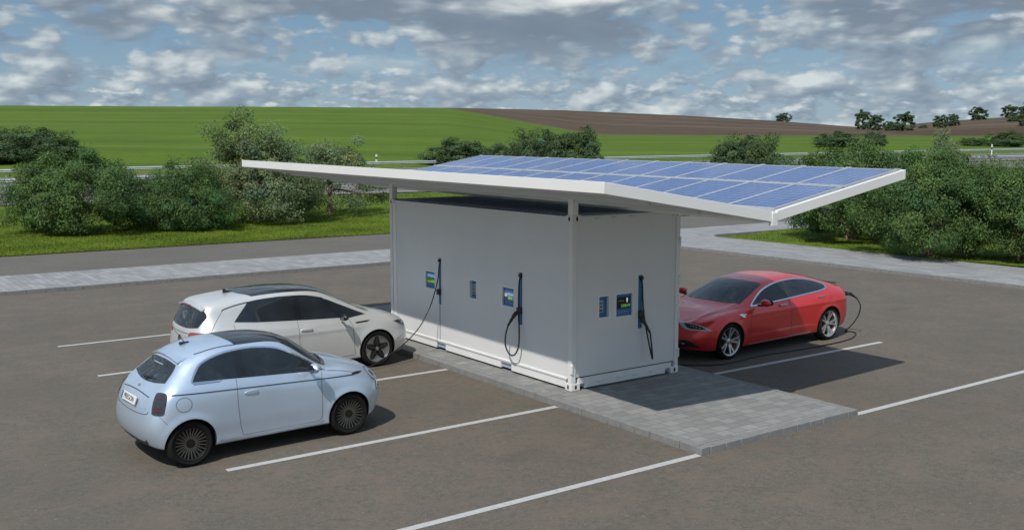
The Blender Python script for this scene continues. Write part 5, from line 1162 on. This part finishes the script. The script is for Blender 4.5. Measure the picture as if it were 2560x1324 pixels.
plant('leafy_bush', PA[0], (*at_px(2235, 45.0), 0.18), 5.0, (0.80, 0.80, 0.92), 'rounded bush filling the gap behind the two nearest lawn bushes', 'bush', GL)
plant('leafy_bush', PB[0], on_ground(2350, 58.0), 1.2, (0.80, 0.80, 0.84), 'paler taller bush rising behind the lawn bushes', 'bush', GL)
plant('leafy_bush', PA[1], on_ground(2490, 52.0), 2.4, (0.95, 0.95, 0.84), 'dark bush behind the one at the right edge of the picture', 'bush', GL)
GF = 'bushes along the highway'
def far(px, d, topy, wpx, proto, label, rz):
    x, y, z = on_ground(px, d); w0 = 8.0 if proto is PC[0] else 7.0; h0 = 4.2 if proto is PC[0] else 4.0
    top = CAM.z+(354-topy)/2527.15*d; sxy = wpx/2527.15*d/w0/1.02; plant('round_bush', proto, (x, y, z), rz, (sxy, sxy, (top-z)/h0/1.02), label, 'bush', GF)
far(75, 122, 325, 250, PC[0], 'dark wild bush beyond the crash barrier at the far left', 0.5)
far(-40, 118, 350, 170, PC[1], 'low dark bush at the left picture edge beyond the crash barrier', 2.5)
far(1158, 130, 352, 190, PC[1], 'low rounded bush beyond the crash barrier over the far canopy corner', 1.0)
far(1262, 126, 362, 110, PC[0], 'small bush between the low rounded bush and the broad clump behind the panels', 2.0)
far(1345, 112, 332, 165, PC[0], 'broad green clump behind the middle of the solar panels', 0.2)
far(1440, 112, 330, 150, PC[1], 'taller bush at the right end of the clump behind the solar panels', 3.0)
far(1860, 96, 345, 195, PC[0], 'single dome shaped bush behind the right half of the solar panels', 4.0)
far(2100, 200, 332, 140, PC[1], 'bush beyond the barrier above the right canopy corner', 5.1)
far(2180, 205, 331, 60, PC[0], 'little round bush standing in the green field', 1.1)
far(2505, 205, 330, 100, PC[1], 'round bush beyond the barrier near the right picture edge', 2.2)
far(2420, 208, 345, 60, PC[0], 'tiny bush on the field edge left of the barrier bush', 0.2)
GT = 'trees on the far hills'
def hill_tree(px, d, topy, proto, label, rz, wf=1.0, name='field_tree'):
    x, y = at_px(px, d); s, dd = to_sd(x, y); z = plough_h(s, dd)-0.3; top = CAM.z+(354-topy)/2527.15*d; h0 = 11.0 if proto is PT[0] else (10.0 if proto is PT[1] else 4.2)
    k = max(0.25, (top-z)/h0/1.06); plant(name, proto, (x, y, z), rz, (k*wf, k*wf, k), label, 'tree', GT)
hill_tree(1950, 525, 279, PT[1], 'lone bushy tree on the crest of the ploughed field', 0.3, 1.5)
hill_tree(2148, 470, 268, PT[0], 'tall narrow tree in the dip between the two ploughed hills', 1.2, 0.85)
hill_tree(2182, 475, 282, PT[1], 'shorter tree right beside the tall narrow one in the dip', 2.2, 1.0)
hill_tree(2218, 480, 300, PT[1], 'low shrubby tree between the dip trees and the ploughed slope', 3.0, 1.6)
hill_tree(2254, 440, 273, PT[0], 'spreading tree on the lower slope of the right ploughed hill', 4.1, 1.1)
hill_tree(2340, 460, 283, PT[1], 'broad mid slope tree on the right ploughed hill', 0.8, 1.1)
hill_tree(2372, 480, 281, PT[1], 'thin mid slope tree just right of the broad one', 5.0, 1.0)
hill_tree(2434, 600, 263, PT[1], 'flat topped tree on the crest of the right hill', 2.8, 1.35)
hill_tree(2512, 625, 259, PT[0], 'rounded tree standing on the skyline at the right', 1.7, 1.3)
hill_tree(2556, 440, 248, PT[0], 'large dark tree at the right picture edge on the hill', 0.9, 0.9)

hill_tree(2235, 470, 306, PC[0], 'dark hedge bush at the foot of the spreading hill tree', 0.6, 1.3, 'field_bush')
hill_tree(2300, 470, 312, PC[1], 'low dark bush on the slope left of the broad mid slope tree', 2.6, 1.5, 'field_bush')
hill_tree(2530, 520, 288, PC[0], 'wide dark bush on the slope under the right edge tree', 4.6, 1.4, 'field_bush')

# ---------------------------------------------------------------- crash barriers, marker posts, pylon
def guardrail(u, t0, t1, label, name='crash_barrier', step=4.0):
    s, d = tu_sd(t0, u); x, y = to_xy(s, d); e = empty(name, (x, y, float(z_road(t0, u)))); tag(e, label, 'barrier', 'crash barriers along the highway')
    def P(t, du=0.0, dz=0.0): s, d = tu_sd(t, u+du); X, Y = to_xy(s, d); return (X-x, Y-y, float(z_road(t, u))+dz-e.location.z)
    prof = [(0.0, .44), (-.02, .47), (-.09, .53), (-.02, .60), (-.02, .64), (-.09, .71), (-.02, .77), (0, .80), (.03, .78), (.03, .46)]
    n = int((t1-t0)/2); m = MB(); vs = []
    for i in range(n+1):
        t = t0+(t1-t0)*i/n; vs += [P(t, a, b) for a, b in prof]
    k = len(prof); m.add(vs, [(i*k+j, i*k+(j+1) % k, (i+1)*k+(j+1) % k, (i+1)*k+j) for i in range(n) for j in range(k)]); m.build('rail', M['galv'], e, sm=40)
    base = None; t = t0+1
    while t < t1:
        if base is None:
            q = MB(); q.box(-.05, .05, .02, .10, -.3, .62); base = q.build('post', M['galv'], e); o = base
        else: o = base.copy(); COL.objects.link(o); o.parent = e
        a = P(t, .06); o.location = a; o.rotation_euler = (0, 0, math.atan2(E_D*FW.y+E_S*RT.y, E_D*FW.x+E_S*RT.x)); t += step
guardrail(117.4, -8, 200, 'long steel crash barrier on the field side of the highway')
guardrail(95.5, -4, 190, 'long steel crash barrier on the median of the highway')
for px, d, lab in ((943, 128.0, 'white marker post by the barrier above the left canopy edge'), (2472, 166.0, 'white marker post by the barrier near the right picture edge')):
    x, y, z = on_ground(px, d); top = CAM.z+(354-(385 if px < 1500 else 360))/2527.15*d
    m = MB(); m.prism([(-.10, -.07), (.10, -.07), (.13, .0), (.10, .07), (-.10, .07)], 2, -.2, top-z); o = m.build('marker_post', M['white'], None, bevel=.02); o.location = (x, y, z); tag(o, lab, 'post', 'marker posts')
    b = MB(); hh = top-z; b.prism([(-.103, -.073), (.103, -.073), (.133, .0), (.103, .073), (-.103, .073)], 2, hh*.52, hh*.72); b.build('black_band', M['black'], o)
x, y = at_px(1690, 560); s_, d_ = to_sd(x, y); z = plough_h(s_, d_)-6
m = MB()
for sx in (-1, 1):
    m.tube([(sx*1.6, 0, 0), (sx*.5, 0, 11.5)], [.12, .08], 4); m.tube([(sx*.5, 0, 8), (sx*2.6, 0, 9.2)], [.08, .06], 4)
for k in range(5): m.tube([(-1.6+.22*k*1.0, 0, 1+2*k), (1.4-.22*k, 0, 3+2*k)], [.07, .07], 4)
o = m.build('power_pylon', M['galv']); o.location = (x, y, z); o.rotation_euler = (0, 0, -YAW); tag(o, 'tiny grey lattice pylon on the crest of the ploughed field', 'pylon')

# ---------------------------------------------------------------- grass blades on the verge and lawn (ground cover)
def blades(name, xy, z, hgt, seed):
    g_ = np.random.default_rng(seed); n = len(xy); a = g_.uniform(0, 2*math.pi, n); wv = g_.uniform(0.010, 0.022, n); hh = hgt*g_.uniform(0.5, 1.35, n)
    lean = g_.normal(size=(n, 2))*0.9*hh[:, None]
    b0 = np.stack([xy[:, 0]-wv*np.cos(a), xy[:, 1]-wv*np.sin(a), z-0.02], 1); b1 = np.stack([xy[:, 0]+wv*np.cos(a), xy[:, 1]+wv*np.sin(a), z-0.02], 1)
    t = np.stack([xy[:, 0]+lean[:, 0], xy[:, 1]+lean[:, 1], z+hh], 1)
    v = np.stack([b0, b1, t], 1).reshape(-1, 3); tri = np.arange(3*n).reshape(n, 3)
    patch = 0.85+0.35*np.sin(xy[:, 0]*0.9+1.3*np.sin(xy[:, 1]*0.7))*np.sin(xy[:, 1]*1.1+0.8*np.sin(xy[:, 0]*0.5)); k = patch*g_.uniform(0.7, 1.3, n)
    c = np.stack([k*(1+0.15*g_.normal(size=n)), k, k*0.9], 1); dry = g_.random(n) < 0.10; c[dry] *= np.array([1.8, 1.35, 1.3])
    me = tri_mesh(name, v, tri, np.repeat(c, 3, axis=0)); return tag(link(name, me, M['blade']), kind='stuff')
def scatter(n, th0, th1, r_in, r_out, seed):
    g_ = np.random.default_rng(seed); th = g_.uniform(R(th0), R(th1), n); f = g_.random(n)**1.3; r0 = np.array([r_in(t) for t in th]); r1 = np.array([r_out(t) for t in th]); r = r0+(r1-r0)*f
    s, d = r*np.sin(th), r*np.cos(th); return np.stack([CAM.x+s*RT.x+d*FW.x, CAM.y+s*RT.y+d*FW.y], 1)
xy = scatter(230000, -36, 16, lambda t: r_edge(t)+0.02, lambda t: r_u(t, 73), 5)
blades('grass', xy, np.array([ground_h(a, b) for a, b in xy]), 0.065, 6)
g_ = np.random.default_rng(9); th = g_.uniform(R(5), R(30), 80000); r = g_.uniform(25, 58, 80000); s, d = r*np.sin(th), r*np.cos(th)
xy = np.stack([CAM.x+s*RT.x+d*FW.x, CAM.y+s*RT.y+d*FW.y], 1); xy = xy[(xy[:, 0] > 22.5) & (xy[:, 1] < 17.55)]
blades('grass', xy, 0.105+0.05*np.sin(xy[:, 0]*0.35)*np.sin(xy[:, 1]*0.27+1)+0.10*sstep((xy[:, 0]-22.4)/6), 0.055, 10)
